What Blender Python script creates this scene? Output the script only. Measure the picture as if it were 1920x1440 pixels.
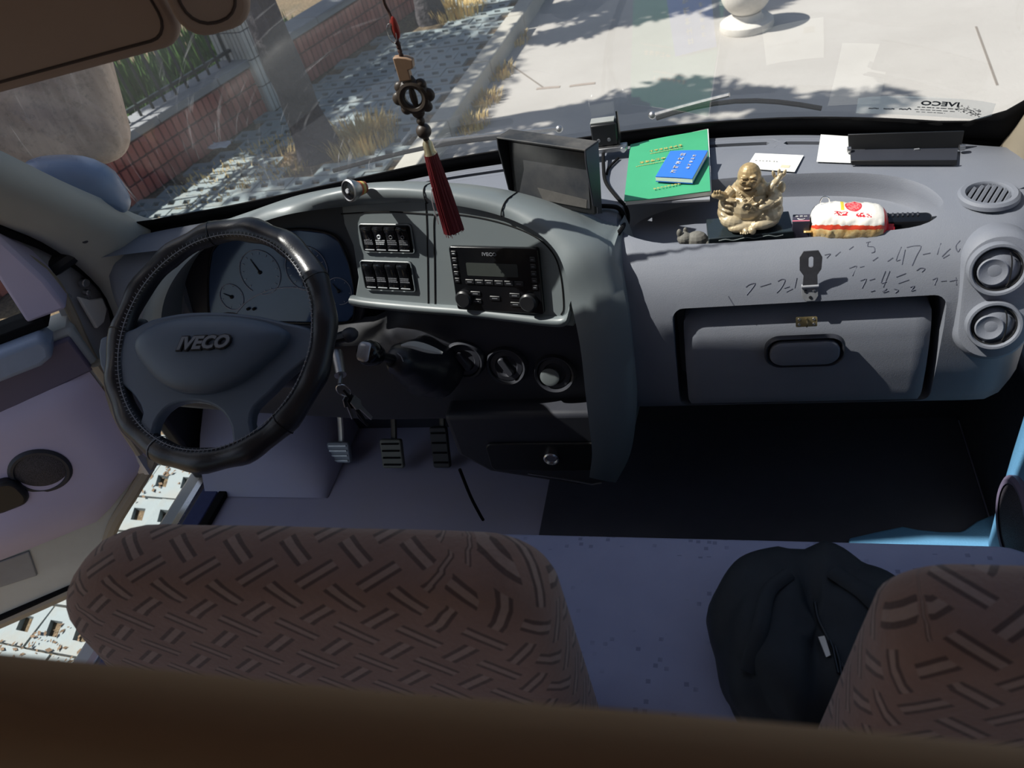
import bpy, bmesh, math, random
from mathutils import Vector, Matrix, Euler, noise
from mathutils.bvhtree import BVHTree

for o in list(bpy.data.objects):
    bpy.data.objects.remove(o)
SC = bpy.context.scene
COL = SC.collection
V = Vector
PI = math.pi
random.seed(7)

# ------------------------------------------------------------------ camera
# van coordinates: X to the right, Y forward, Z up; outside ground z = 0, cab floor z = 0.72
CAM_POS = V((.45, 0, 2.1))
CR = V((.961, .1829, -.2073)).normalized()
CU = V((.0285, .6812, .7317)); CU = (CU - CR * CU.dot(CR)).normalized()
CB = CR.cross(CU)
cam = bpy.data.cameras.new('camera')
cam.sensor_width = 36; cam.lens = 1450 / 1920 * 36
cam.clip_start = .02; cam.clip_end = 200
cam.dof.use_dof = True; cam.dof.focus_distance = 1.5; cam.dof.aperture_fstop = 7.0
camo = bpy.data.objects.new('camera', cam); COL.objects.link(camo)
camo.matrix_world = Matrix(((CR.x, CU.x, CB.x, CAM_POS.x), (CR.y, CU.y, CB.y, CAM_POS.y),
                            (CR.z, CU.z, CB.z, CAM_POS.z), (0, 0, 0, 1)))
SC.camera = camo

# ------------------------------------------------------------------ world, sun, exposure
SUN_EL, SUN_AZ = math.radians(52), math.radians(-5)     # sun stands to the left of the van, a touch behind
sun_dir = V((-math.cos(SUN_EL) * math.cos(SUN_AZ), math.cos(SUN_EL) * math.sin(SUN_AZ), math.sin(SUN_EL)))
wd = bpy.data.worlds.new('sky'); SC.world = wd; wd.use_nodes = True
wn = wd.node_tree; wn.nodes.clear()
sky = wn.nodes.new('ShaderNodeTexSky'); sky.sky_type = 'NISHITA'; sky.sun_disc = False
sky.sun_elevation = SUN_EL; sky.sun_rotation = math.atan2(sun_dir.x, sun_dir.y)
sky.air_density = 1.2; sky.dust_density = 2.0; sky.ozone_density = 2.0
bgn = wn.nodes.new('ShaderNodeBackground'); bgn.inputs[1].default_value = .095
wo = wn.nodes.new('ShaderNodeOutputWorld')
wn.links.new(sky.outputs[0], bgn.inputs[0]); wn.links.new(bgn.outputs[0], wo.inputs[0])
sl = bpy.data.lights.new('sun', 'SUN'); sl.energy = 7.5; sl.angle = math.radians(.6); sl.color = (1, .95, .88)
so = bpy.data.objects.new('sun', sl); COL.objects.link(so)
so.rotation_euler = (-sun_dir).to_track_quat('-Z', 'Y').to_euler(); so.location = (-6, 2, 12)
SC.view_settings.view_transform = 'Standard'; SC.view_settings.look = 'None'
SC.view_settings.gamma = 1; SC.view_settings.use_curve_mapping = False
SC.view_settings.exposure = 0.0

# ------------------------------------------------------------------ helpers
def ray(u, v):
    "direction of the sight line through a point of the 1920x1440 frame"
    return CR * ((u - 960) / 1450) - CU * ((v - 720) / 1450) - CB
def P(u, v, D=None, x=None, y=None, z=None, pl=None):
    r = ray(u, v)
    if D is not None: t = D
    elif x is not None: t = (x - CAM_POS.x) / r.x
    elif y is not None: t = (y - CAM_POS.y) / r.y
    elif z is not None: t = (z - CAM_POS.z) / r.z
    else: t = (pl[0] - CAM_POS).dot(pl[1]) / r.dot(pl[1])
    return CAM_POS + r * t

def tag(o, label, cat, group=None, kind=None):
    if label: o['label'] = label
    if cat: o['category'] = cat
    if group: o['group'] = group
    if kind: o['kind'] = kind
    return o
def thing(name, label, cat, loc=(0, 0, 0), group=None, kind=None):
    o = bpy.data.objects.new(name, None); COL.objects.link(o)
    o.location = loc; o.empty_display_size = .05
    return tag(o, label, cat, group, kind)
def setparent(o, p):
    o.parent = p
    if p is not None:
        if p.type == 'EMPTY':
            o.matrix_parent_inverse = (Matrix.Translation(p.location) @ p.rotation_euler.to_matrix().to_4x4()).inverted()
    return o
def mk(name, bm, mat, parent=None, smooth=35, bevel=0, bseg=2, sub=0, solid=0, label=None, remdbl=True, keep_normals=False):
    if remdbl: bmesh.ops.remove_doubles(bm, verts=bm.verts, dist=1e-6)
    if not keep_normals: bmesh.ops.recalc_face_normals(bm, faces=bm.faces)
    me = bpy.data.meshes.new(name); bm.to_mesh(me); bm.free()
    return mko(name, me, mat, parent, smooth, bevel, bseg, sub, solid, label)
def mko(name, me, mat, parent=None, smooth=35, bevel=0, bseg=2, sub=0, solid=0, label=None):
    me.name = name
    if mat is not None:
        me.materials.clear()
        for m in (mat if isinstance(mat, (list, tuple)) else [mat]): me.materials.append(m)
    if smooth:
        for p in me.polygons: p.use_smooth = True
        me.set_sharp_from_angle(angle=math.radians(smooth))
    o = bpy.data.objects.new(name, me); COL.objects.link(o)
    if solid:
        m = o.modifiers.new('s', 'SOLIDIFY'); m.thickness = solid; m.offset = -1
    if bevel:
        m = o.modifiers.new('b', 'BEVEL'); m.width = bevel; m.segments = bseg; m.limit_method = 'ANGLE'; m.angle_limit = math.radians(40)
        m.harden_normals = False
    if sub:
        m = o.modifiers.new('d', 'SUBSURF'); m.levels = sub; m.render_levels = sub
    if label: o['label'] = label
    if parent is not None: setparent(o, parent)
    return o
def dup(o, parent, loc=None, mat=None):
    c = o.copy(); COL.objects.link(c)
    if parent is not None: setparent(c, parent)
    if loc is not None: c.location = loc
    return c
def baked(o):
    "mesh of an object with its modifiers applied; the object is removed"
    dg = bpy.context.evaluated_depsgraph_get(); dg.update()
    me = bpy.data.meshes.new_from_object(o.evaluated_get(dg))
    bpy.data.objects.remove(o)
    return me
def BM(): return bmesh.new()
def face(bm, vs):
    try: return bm.faces.new(vs)
    except ValueError: return None
def box(bm, c, s, rot=None):
    c = V(c); vs = []
    for dx in (-.5, .5):
        for dy in (-.5, .5):
            for dz in (-.5, .5):
                p = V((dx * s[0], dy * s[1], dz * s[2]))
                if rot is not None: p = rot @ p
                vs.append(bm.verts.new(c + p))
    for f in ((0, 1, 3, 2), (4, 6, 7, 5), (0, 4, 5, 1), (2, 3, 7, 6), (0, 2, 6, 4), (1, 5, 7, 3)):
        face(bm, [vs[i] for i in f])
    return vs
def frame_of(d):
    d = V(d).normalized()
    a = V((0, 0, 1)) if abs(d.z) < .9 else V((1, 0, 0))
    x = a.cross(d).normalized(); return x, d.cross(x), d
def cyl(bm, p0, p1, r0, r1=None, n=20, caps=True):
    p0, p1 = V(p0), V(p1); r1 = r0 if r1 is None else r1
    x, y, d = frame_of(p1 - p0); A = []; Bv = []
    for i in range(n):
        a = 2 * PI * i / n; e = x * math.cos(a) + y * math.sin(a)
        A.append(bm.verts.new(p0 + e * r0)); Bv.append(bm.verts.new(p1 + e * r1))
    for i in range(n): face(bm, (A[i], A[(i + 1) % n], Bv[(i + 1) % n], Bv[i]))
    if caps: face(bm, A[::-1]); face(bm, Bv)
def tube(bm, pts, r, n=8, closed=False, caps=True, flat=1.0, up=None):
    pts = [V(p) for p in pts]; N = len(pts)
    rs = r if isinstance(r, (list, tuple)) else [r] * N
    rings = []; px_ = None
    for i, p in enumerate(pts):
        a = pts[(i - 1) % N] if (closed or i > 0) else p
        b = pts[(i + 1) % N] if (closed or i < N - 1) else p
        d = (b - a)
        if d.length < 1e-9: d = V((0, 0, 1))
        d.normalize()
        if px_ is None:
            x = frame_of(d)[0] if up is None else V(up).cross(d).normalized()
        else:
            x = px_ - d * px_.dot(d); x.normalize()
        px_ = x; y = d.cross(x)
        rings.append([bm.verts.new(p + x * (math.cos(2 * PI * k / n) * rs[i]) + y * (math.sin(2 * PI * k / n) * rs[i] * flat)) for k in range(n)])
    m = N if closed else N - 1
    for i in range(m):
        A, Bv = rings[i], rings[(i + 1) % N]
        off = 0
        if closed and i == N - 1:
            off = min(range(n), key=lambda o: sum((A[k].co - Bv[(k + o) % n].co).length for k in range(n)))
        for k in range(n): face(bm, (A[k], A[(k + 1) % n], Bv[(k + 1 + off) % n], Bv[(k + off) % n]))
    if caps and not closed: face(bm, rings[0][::-1]); face(bm, rings[-1])
def lathe(bm, prof, n=32, M=None, a0=0, a1=2 * PI):
    M = M or Matrix(); full = abs(a1 - a0 - 2 * PI) < 1e-6; rings = []
    for r, z in prof:
        if r < 1e-7: rings.append([bm.verts.new(M @ V((0, 0, z)))])
        else: rings.append([bm.verts.new(M @ V((r * math.cos(a0 + (a1 - a0) * i / n), r * math.sin(a0 + (a1 - a0) * i / n), z))) for i in range(n if full else n + 1)])
    for A, Bv in zip(rings, rings[1:]):
        m = n
        for i in range(m):
            j = (i + 1) % n if full else i + 1
            if len(A) == 1 and len(Bv) == 1: continue
            if len(A) == 1: face(bm, (A[0], Bv[j], Bv[i]))
            elif len(Bv) == 1: face(bm, (A[i], A[j], Bv[0]))
            else: face(bm, (A[i], A[j], Bv[j], Bv[i]))
def orient(o, n, up=(0, 0, 1)):
    "matrix with local z along n, local y near up, at o"
    z = V(n).normalized(); x = V(up).cross(z)
    if x.length < 1e-6: x = V((1, 0, 0))
    x.normalize(); y = z.cross(x)
    return Matrix(((x.x, y.x, z.x, o[0]), (x.y, y.y, z.y, o[1]), (x.z, y.z, z.z, o[2]), (0, 0, 0, 1)))
def prism(bm, poly, off):
    poly = [V(p) for p in poly]; off = V(off)
    A = [bm.verts.new(p) for p in poly]; Bv = [bm.verts.new(p + off) for p in poly]
    face(bm, A); face(bm, Bv[::-1]); n = len(A)
    for i in range(n): face(bm, (A[i], Bv[i], Bv[(i + 1) % n], A[(i + 1) % n]))
def grid(bm, rows, closeu=False, closev=False, uv=None):
    G = [[bm.verts.new(V(p)) for p in r] for r in rows]
    lay = bm.loops.layers.uv.verify() if uv else None
    nr, nc = len(G), len(G[0])
    for i in range(nr if closev else nr - 1):
        for j in range(nc if closeu else nc - 1):
            i2, j2 = (i + 1) % nr, (j + 1) % nc
            f = face(bm, (G[i][j], G[i][j2], G[i2][j2], G[i2][j]))
            if f and uv:
                q = [(i, j), (i, j + 1), (i + 1, j + 1), (i + 1, j)]
                for l, (a, b) in zip(f.loops, q): l[lay].uv = uv(a, b)
    return G
def ball(bm, c, r, seg=16, rings=10, M=None):
    c = V(c); r = V((r, r, r)) if isinstance(r, (int, float)) else V(r); R = M or Matrix.Identity(3)
    prev = None; top = bm.verts.new(c + R @ V((0, 0, r.z))); bot = bm.verts.new(c + R @ V((0, 0, -r.z)))
    Rg = []
    for i in range(1, rings):
        t = PI * i / rings
        Rg.append([bm.verts.new(c + R @ V((r.x * math.sin(t) * math.cos(2 * PI * k / seg), r.y * math.sin(t) * math.sin(2 * PI * k / seg), r.z * math.cos(t)))) for k in range(seg)])
    for k in range(seg):
        face(bm, (top, Rg[0][k], Rg[0][(k + 1) % seg])); face(bm, (Rg[-1][k], bot, Rg[-1][(k + 1) % seg]))
        for A, Bv in zip(Rg, Rg[1:]): face(bm, (A[k], Bv[k], Bv[(k + 1) % seg], A[(k + 1) % seg]))
def rrect(w, h, r, n=5):
    pts = []
    for cx, cy, a in ((w / 2 - r, h / 2 - r, 0), (-w / 2 + r, h / 2 - r, PI / 2), (-w / 2 + r, -h / 2 + r, PI), (w / 2 - r, -h / 2 + r, 1.5 * PI)):
        for i in range(n + 1):
            t = a + PI / 2 * i / n; pts.append((cx + r * math.cos(t), cy + r * math.sin(t)))
    return pts
def plate(bm, M, pts2, t, z0=0):
    "outline pts2 in the local xy of M, extruded by t along local z"
    prism(bm, [M @ V((x, y, z0)) for x, y in pts2], (M.to_3x3() @ V((0, 0, t))))
def lerp(tab, x):
    if x <= tab[0][0]: return tab[0][1]
    for (a, b), (c, d) in zip(tab, tab[1:]):
        if x <= c: return b + (d - b) * (x - a) / (c - a)
    return tab[-1][1]
def spline(pts, n, closed=False):
    "Catmull-Rom through pts, n samples per span"
    pts = [V(p) for p in pts]; N = len(pts); out = []
    for i in range(N if closed else N - 1):
        p0 = pts[(i - 1) % N] if closed or i > 0 else pts[i] * 2 - pts[i + 1]
        p1 = pts[i]; p2 = pts[(i + 1) % N]
        p3 = pts[(i + 2) % N] if closed or i < N - 2 else p2 * 2 - p1
        for k in range(n):
            t = k / n
            out.append(.5 * ((2 * p1) + (p2 - p0) * t + (2 * p0 - 5 * p1 + 4 * p2 - p3) * t * t + (3 * p1 - p0 - 3 * p2 + p3) * t ** 3))
    if not closed: out.append(pts[-1])
    return out
def text_mesh(s, size, M, ext=.0003, align='CENTER', shear=0, bold=0, sx=1.0):
    cu = bpy.data.curves.new('t', 'FONT'); cu.body = s; cu.size = size; cu.extrude = ext
    cu.align_x = align; cu.align_y = 'CENTER'; cu.shear = shear; cu.offset = bold; cu.resolution_u = 3
    o = bpy.data.objects.new('t', cu); COL.objects.link(o)
    me = baked(o); me.transform(M @ Matrix.Diagonal((sx, 1, 1, 1)))
    return me
def boolcut(o, cutters):
    for c in cutters:
        m = o.modifiers.new('c', 'BOOLEAN'); m.operation = 'DIFFERENCE'; m.object = c; m.solver = 'EXACT'
    name = o.name; me = baked(o)
    for c in cutters: bpy.data.objects.remove(c)
    return me

# ------------------------------------------------------------------ materials
class NT:
    def __init__(s, name):
        s.m = bpy.data.materials.new(name); s.m.use_nodes = True; s.t = s.m.node_tree; s.t.nodes.clear()
        s.out = s.t.nodes.new('ShaderNodeOutputMaterial')
    def n(s, typ, **k):
        nd = s.t.nodes.new(typ)
        for a, b in k.items(): setattr(nd, a, b)
        return nd
    def l(s, a, b): s.t.links.new(a, b)
    def val(s, sock, v):
        if hasattr(v, 'is_linked') or hasattr(v, 'links'): s.l(v, sock)
        else: sock.default_value = v
    def M(s, op, a, b=0.0, c=None):
        nd = s.n('ShaderNodeMath', operation=op); s.val(nd.inputs[0], a); s.val(nd.inputs[1], b)
        if c is not None: s.val(nd.inputs[2], c)
        return nd.outputs[0]
    def mix(s, f, a, b):
        nd = s.n('ShaderNodeMix', data_type='RGBA'); s.val(nd.inputs[0], f); s.val(nd.inputs[6], a); s.val(nd.inputs[7], b); return nd.outputs[2]
    def noise(s, scale, detail=4, rough=.55, co=None, dist=0):
        nd = s.n('ShaderNodeTexNoise'); nd.inputs['Scale'].default_value = scale; nd.inputs['Detail'].default_value = detail
        nd.inputs['Roughness'].default_value = rough; nd.inputs['Distortion'].default_value = dist
        s.l(co if co is not None else s.obj(), nd.inputs['Vector']); return nd.outputs[0]
    def obj(s):
        if not hasattr(s, '_tc'): s._tc = s.n('ShaderNodeTexCoord')
        return s._tc.outputs['Object']
    def uv(s):
        s.obj(); return s._tc.outputs['UV']
    def ramp(s, f, a, b):
        nd = s.n('ShaderNodeMapRange'); nd.inputs[1].default_value = a; nd.inputs[2].default_value = b; s.l(f, nd.inputs[0]); return nd.outputs[0]
    def bump(s, h, strength=.3, dist=.001):
        nd = s.n('ShaderNodeBump'); nd.inputs['Strength'].default_value = strength; nd.inputs['Distance'].default_value = dist
        s.l(h, nd.inputs['Height']); return nd.outputs[0]
    def bsdf(s, col=(.5, .5, .5), rough=.5, metal=0, normal=None, spec=.5, **k):
        b = s.n('ShaderNodeBsdfPrincipled')
        c = col if hasattr(col, 'links') else (*col, 1) if len(col) == 3 else col
        s.val(b.inputs['Base Color'], c); s.val(b.inputs['Roughness'], rough); s.val(b.inputs['Metallic'], metal)
        b.inputs['Specular IOR Level'].default_value = spec
        if normal is not None: s.l(normal, b.inputs['Normal'])
        for a, v in k.items(): s.val(b.inputs[a.replace('_', ' ')], v)
        s.l(b.outputs[0], s.out.inputs[0]); return b
def c3(r, g, b):
    f = lambda v: ((v / 255 + .055) / 1.055) ** 2.4 if v > 10 else v / 255 / 12.92
    return (f(r), f(g), f(b))
def plain(name, col, rough=.5, metal=0, var=.12, scale=30, grain=0, gscale=900, gdist=.0006, spec=.5, dust=0, dustcol=(.35, .33, .3), **k):
    n = NT(name)
    f = n.noise(scale)
    lo = tuple(c * (1 - var) for c in col) + (1,); hi = tuple(min(1, c * (1 + var)) for c in col) + (1,)
    c = n.mix(f, lo, hi)
    if dust:
        d = n.M('MULTIPLY', n.ramp(n.noise(6, 6, .65), .45, .75), dust)
        c = n.mix(d, c, (*dustcol, 1))
    nm = None
    if grain:
        nm = n.bump(n.noise(gscale, 2, .5), grain, gdist)
    rr = n.M('ADD', n.M('MULTIPLY', n.noise(scale * 1.7), .16), rough - .08)
    n.bsdf(c, rr, metal, nm, spec, **k)
    return n.m
# ------------------------------------------------------------------ material library
M_dash = plain('dash_plastic', c3(116, 120, 130), .62, var=.07, scale=12, grain=.35, gscale=700, gdist=.0008, dust=.12, dustcol=c3(150, 148, 145))
M_console = plain('console_plastic', c3(112, 120, 123), .40, var=.06, scale=10, grain=.15, gscale=900, gdist=.0004, dust=.08)
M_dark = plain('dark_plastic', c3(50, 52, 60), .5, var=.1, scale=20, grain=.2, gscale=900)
M_black = plain('black_plastic', c3(24, 25, 28), .4, var=.15, scale=20)
M_gloss = plain('glossy_black', c3(16, 17, 20), .16, var=.1, scale=20)
M_void = plain('soot_black', c3(12, 12, 14), .9, var=.1)
M_rubber = plain('black_rubber', c3(20, 20, 22), .85, var=.15, scale=40, spec=.15)
M_chrome = plain('bright_metal', (.72, .72, .72), .25, 1, var=.08, scale=60)
M_steel = plain('dull_steel', (.42, .42, .43), .4, 1, var=.2, scale=80)
M_silver = plain('silver_paint', c3(190, 192, 198), .3, .3, var=.05)
M_white = plain('white_card', c3(240, 240, 236), .55, var=.02)
M_print = plain('pale_print', c3(215, 215, 215), .6, var=.03)
M_dim = plain('dim_print', c3(120, 122, 128), .6, var=.03)
M_gold = plain('gold_print', c3(205, 190, 110), .4, var=.05)
M_lilac = plain('door_trim_plastic', c3(206, 197, 224), .55, var=.05, scale=8, grain=.2, gscale=700)
M_lilacd = plain('door_trim_dark', c3(104, 98, 122), .55, var=.06, scale=8, grain=.2, gscale=700)
M_paint = plain('body_paint', c3(196, 200, 198), .35, var=.05, scale=6, dust=.3)
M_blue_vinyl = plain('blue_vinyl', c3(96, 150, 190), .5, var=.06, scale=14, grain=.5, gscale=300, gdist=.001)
M_headliner = plain('beige_headliner', c3(158, 138, 124), .85, var=.05, scale=10, grain=.3, gscale=600)
M_pillar = plain('pillar_trim_plastic', c3(168, 170, 166), .6, var=.06, scale=8, grain=.2, gscale=700)
M_beige = plain('beige_trim', c3(168, 156, 136), .6, var=.08, scale=20)
M_rail = plain('beige_padding', c3(150, 124, 98), .8, var=.06, scale=8, grain=.2, gscale=300)
M_floor = plain('grey_floor_vinyl', c3(172, 172, 196), .5, var=.15, scale=6, grain=.2, gscale=200, dust=.3)
M_leather = plain('black_leather', c3(34, 36, 42), .34, var=.12, scale=20, grain=.35, gscale=420, gdist=.0006, spec=.6)
M_wheel = plain('wheel_plastic', c3(84, 97, 114), .46, var=.06, scale=14, grain=.3, gscale=900, gdist=.0004)
M_thread = plain('pale_thread', c3(150, 152, 158), .7)

def glass_mat(name, tint=(.93, .96, .96), dust=.03, streaks=False, refl=1.0):
    n = NT(name)
    tr = n.n('ShaderNodeBsdfTransparent'); tr.inputs[0].default_value = (*tint, 1)
    gl = n.n('ShaderNodeBsdfGlossy'); gl.inputs['Roughness'].default_value = .015
    lw = n.n('ShaderNodeLayerWeight'); lw.inputs[0].default_value = .5
    fr = n.M('MULTIPLY_ADD', n.M('POWER', lw.outputs['Facing'], 5.0), .92, .075)
    m1 = n.n('ShaderNodeMixShader'); n.l(n.M('MULTIPLY', fr, refl), m1.inputs[0]); n.l(tr.outputs[0], m1.inputs[1]); n.l(gl.outputs[0], m1.inputs[2])
    di = n.n('ShaderNodeBsdfDiffuse'); di.inputs[0].default_value = (.8, .82, .84, 1)
    tl = n.n('ShaderNodeBsdfTranslucent'); tl.inputs[0].default_value = (.8, .82, .84, 1)
    md = n.n('ShaderNodeMixShader'); md.inputs[0].default_value = .6; n.l(di.outputs[0], md.inputs[1]); n.l(tl.outputs[0], md.inputs[2])
    f = n.M('MULTIPLY_ADD', n.ramp(n.noise(5, 5, .6), .35, .75), dust, dust * .6)
    if streaks:
        # wiper smears: arcs about the wiper pivot, kept to the left part of the pane
        sp = n.n('ShaderNodeSeparateXYZ'); n.l(n.obj(), sp.inputs[0])
        dx = n.M('SUBTRACT', sp.outputs[0], -.02); dz = n.M('SUBTRACT', sp.outputs[2], 1.30)
        rr = n.M('SQRT', n.M('ADD', n.M('MULTIPLY', dx, dx), n.M('MULTIPLY', dz, dz)))
        ang = n.M('ARCTAN2', dz, dx)
        cb = n.n('ShaderNodeCombineXYZ'); n.l(n.M('MULTIPLY', rr, 60.0), cb.inputs[0]); n.l(n.M('MULTIPLY', ang, 1.3), cb.inputs[1])
        s1 = n.ramp(n.noise(1.7, 3, .7, cb.outputs[0]), .58, .74)
        cb2 = n.n('ShaderNodeCombineXYZ'); n.l(n.M('MULTIPLY', rr, 14.0), cb2.inputs[0]); n.l(n.M('MULTIPLY', ang, 2.0), cb2.inputs[1])
        s2 = n.ramp(n.noise(1.1, 3, .6, cb2.outputs[0]), .42, .7)
        zone = n.ramp(sp.outputs[0], .25, -.15)
        f = n.M('ADD', f, n.M('MULTIPLY', n.M('MULTIPLY', s1, s2), n.M('MULTIPLY', zone, .42)))
    m2 = n.n('ShaderNodeMixShader'); n.l(f, m2.inputs[0]); n.l(m1.outputs[0], m2.inputs[1]); n.l(md.outputs[0], m2.inputs[2])
    n.l(m2.outputs[0], n.out.inputs[0]); return n.m
M_glass = glass_mat('windshield_glass', streaks=True, dust=.045)
M_glass2 = glass_mat('side_glass', (.85, .9, .92), dust=.03)

# ------------------------------------------------------------------ outside: ground, kerb, pavers
def ground_mat():
    n = NT('concrete_road')
    a = n.noise(.9, 5, .6); b = n.noise(14, 6, .7); c = n.noise(60, 3, .6)
    col = n.mix(n.ramp(a, .3, .7), (.36, .338, .312, 1), (.43, .407, .38, 1))
    col = n.mix(n.M('MULTIPLY', n.ramp(b, .55, .75), .35), col, (.33, .31, .29, 1))
    col = n.mix(n.M('MULTIPLY', n.ramp(c, .6, .8), .25), col, (.55, .53, .5, 1))
    n.bsdf(col, .85, 0, n.bump(c, .4, .004)); return n.m
M_road = ground_mat()
def soil_mat():
    n = NT('soil_and_litter')
    a = n.noise(3, 5, .65); b = n.noise(45, 6, .75)
    col = n.mix(n.ramp(a, .35, .65), c3(120, 108, 84) + (1,), c3(150, 128, 100) + (1,))
    col = n.mix(n.ramp(b, .42, .62), col, c3(78, 66, 50) + (1,))
    col = n.mix(n.M('MULTIPLY', n.ramp(n.noise(90, 3, .7), .62, .72), .8), col, c3(205, 188, 150) + (1,))
    n.bsdf(col, .95, 0, n.bump(b, .7, .02)); return n.m
M_soil = soil_mat()
M_paver = plain('green_grey_concrete', c3(142, 154, 156), .85, var=.14, scale=9, grain=.4, gscale=120, gdist=.002, dust=.55, dustcol=c3(150, 138, 118))
M_kerb = plain('kerb_concrete', c3(176, 172, 162), .85, var=.12, scale=7, grain=.4, gscale=90, gdist=.002)
M_dry = plain('dry_grass', c3(214, 188, 128), .8, var=.3, scale=5)
M_leaf = plain('leaf_green', c3(70, 104, 44), .6, var=.35, scale=4)
M_bark = plain('tree_bark', c3(72, 68, 72), .9, var=.3, scale=14, grain=.9, gscale=30, gdist=.02)

bm = BM()
vs = [bm.verts.new(p) for p in ((-.7, -8, 0), (12, -8, 0), (12, 26, 0), (.25, 26, 0), (-1.50, 3.3, 0), (-.7, 3.3, 0))]; face(bm, vs)
tag(mk('road', bm, M_road), 'pale concrete road surface in front of the van', 'road', kind='structure')
bm = BM()
vs = [bm.verts.new(p) for p in ((-12, -8, -.002), (1, -8, -.002), (1, 26, -.002), (-12, 26, -.002))]; face(bm, vs)
tag(mk('soil', bm, M_soil), 'brown soil with dry litter under the turf pavers', 'soil', kind='structure')

# turf pavers: blocks with two grass slots each, laid in staggered rows along the kerb direction
def paver_mesh(w=.27, d=.17, h=.05, g=.004):
    bm = BM()
    W, D = w / 2 - g, d / 2 - g
    xs = [-W, -W * .72, -W * .28, W * .28, W * .72, W]; ys = [-D, -D * .36, D * .36, D]
    hole = {(1, 1), (3, 1)}
    G = {}
    def vt(i, j, z): 
        k = (i, j, z)
        if k not in G: G[k] = bm.verts.new((xs[i] + (.012 if j in (1,) else -.012 if j == 2 else 0) * (1 if 0 < i < 5 else 0), ys[j], z))
        return G[k]
    for i in range(5):
        for j in range(3):
            if (i, j) in hole:
                q = [(i, j), (i + 1, j), (i + 1, j + 1), (i, j + 1)]
                for a, b in zip(q, q[1:] + q[:1]): face(bm, (vt(*a, h), vt(*b, h), vt(*b, 0), vt(*a, 0)))
            else: face(bm, (vt(i, j, h), vt(i + 1, j, h), vt(i + 1, j + 1, h), vt(i, j + 1, h)))
    q = [(i, 0) for i in range(6)] + [(5, j) for j in range(1, 4)] + [(i, 3) for i in range(4, -1, -1)] + [(0, 2), (0, 1)]
    for a, b in zip(q, q[1:] + q[:1]): face(bm, (vt(*a, 0), vt(*b, 0), vt(*b, h), vt(*a, h)))
    bmesh.ops.recalc_face_normals(bm, faces=bm.faces)
    me = bpy.data.meshes.new('paver'); bm.to_mesh(me); bm.free(); me.materials.append(M_paver); return me
PV = paver_mesh()
turf = thing('turf_paving', 'grey green slotted concrete pavers between brick wall and kerb', 'paving', (-2.4, 5.5, 0), kind='structure')
WD = V((.295, .9555, 0)); WN = V((.9555, -.295, 0))          # garden wall direction and its face normal
KD = V((.0785, .9969, 0))                                     # kerb direction
WALL0 = V((-3.67, 4.13, 0)); KERB0 = V((-1.36, 5.28, 0))
cands = []
a0 = math.atan2(KD.y, KD.x) - PI / 2
RM = Matrix.Rotation(a0, 3, 'Z')
for i in range(-18, 16):
    for j in range(-36, 46):
        p = KERB0 + RM @ V((i * .27 + (.135 if j % 2 else 0), j * .17, 0))
        side = (p - KERB0).dot(V((KD.y, -KD.x, 0)))
        if side > -.19 and p.y > 3.2: continue
        if p.x > -.85: continue
        if (p - WALL0).dot(WN) < .10: continue
        r = p - CAM_POS; zc = -(r.dot(CB)); 
        if zc < .5: continue
        u = 960 + 1450 * r.dot(CR) / zc; v = 720 - 1450 * r.dot(CU) / zc
        vis = -60 < u < 1250 and -60 < v < 460 and p.y > 2.6
        vis2 = -120 < u < 420 and 840 < v < 1300
        if vis or vis2: cands.append((zc if vis else 0, p))
cands.sort(key=lambda c: c[0])
def hidden_spot(p): return any((p.xy - V(q)).length < r for q, r in (((-2.33, 4.78), .34), ((-2.21, 7.46), .34)))
cands = [c for c in cands if not hidden_spot(c[1])]
k = 0
for zc, p in cands[:298]:
    o = bpy.data.objects.new('paver', PV); COL.objects.link(o); setparent(o, turf)
    o.location = p + V((0, 0, -.03 + random.uniform(-.004, .004))); o.rotation_euler = (random.uniform(-.02, .02), random.uniform(-.02, .02), a0 + random.uniform(-.02, .02))
bm = BM()
for zc, p in cands[298:900]:
    t = BM(); t.from_mesh(PV); t.transform(Matrix.Translation(p + V((0, 0, -.03))) @ Matrix.Rotation(a0, 4, 'Z'))
    me = bpy.data.meshes.new('t'); t.to_mesh(me); t.free(); bm.from_mesh(me); bpy.data.meshes.remove(me)
if len(bm.verts): mk('far_pavers', bm, M_paver, turf, remdbl=False)['kind'] = 'stuff'
else: bm.free()

kerb = thing('kerb', 'row of pale concrete kerb stones along the road', 'kerb', KERB0, kind='structure')
bm = BM(); box(bm, (0, 0, .05), (.15, .98, .16)); 
KM = mk('kerb_stone', bm, M_kerb, None, bevel=.012)
first = True
for j in range(-2, 16):
    o = KM if first else KM.copy()
    if not first: COL.objects.link(o)
    first = False
    setparent(o, kerb); o.location = KERB0 + KD * j; o.rotation_euler = (0, 0, a0 + random.uniform(-.006, .006))

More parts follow.
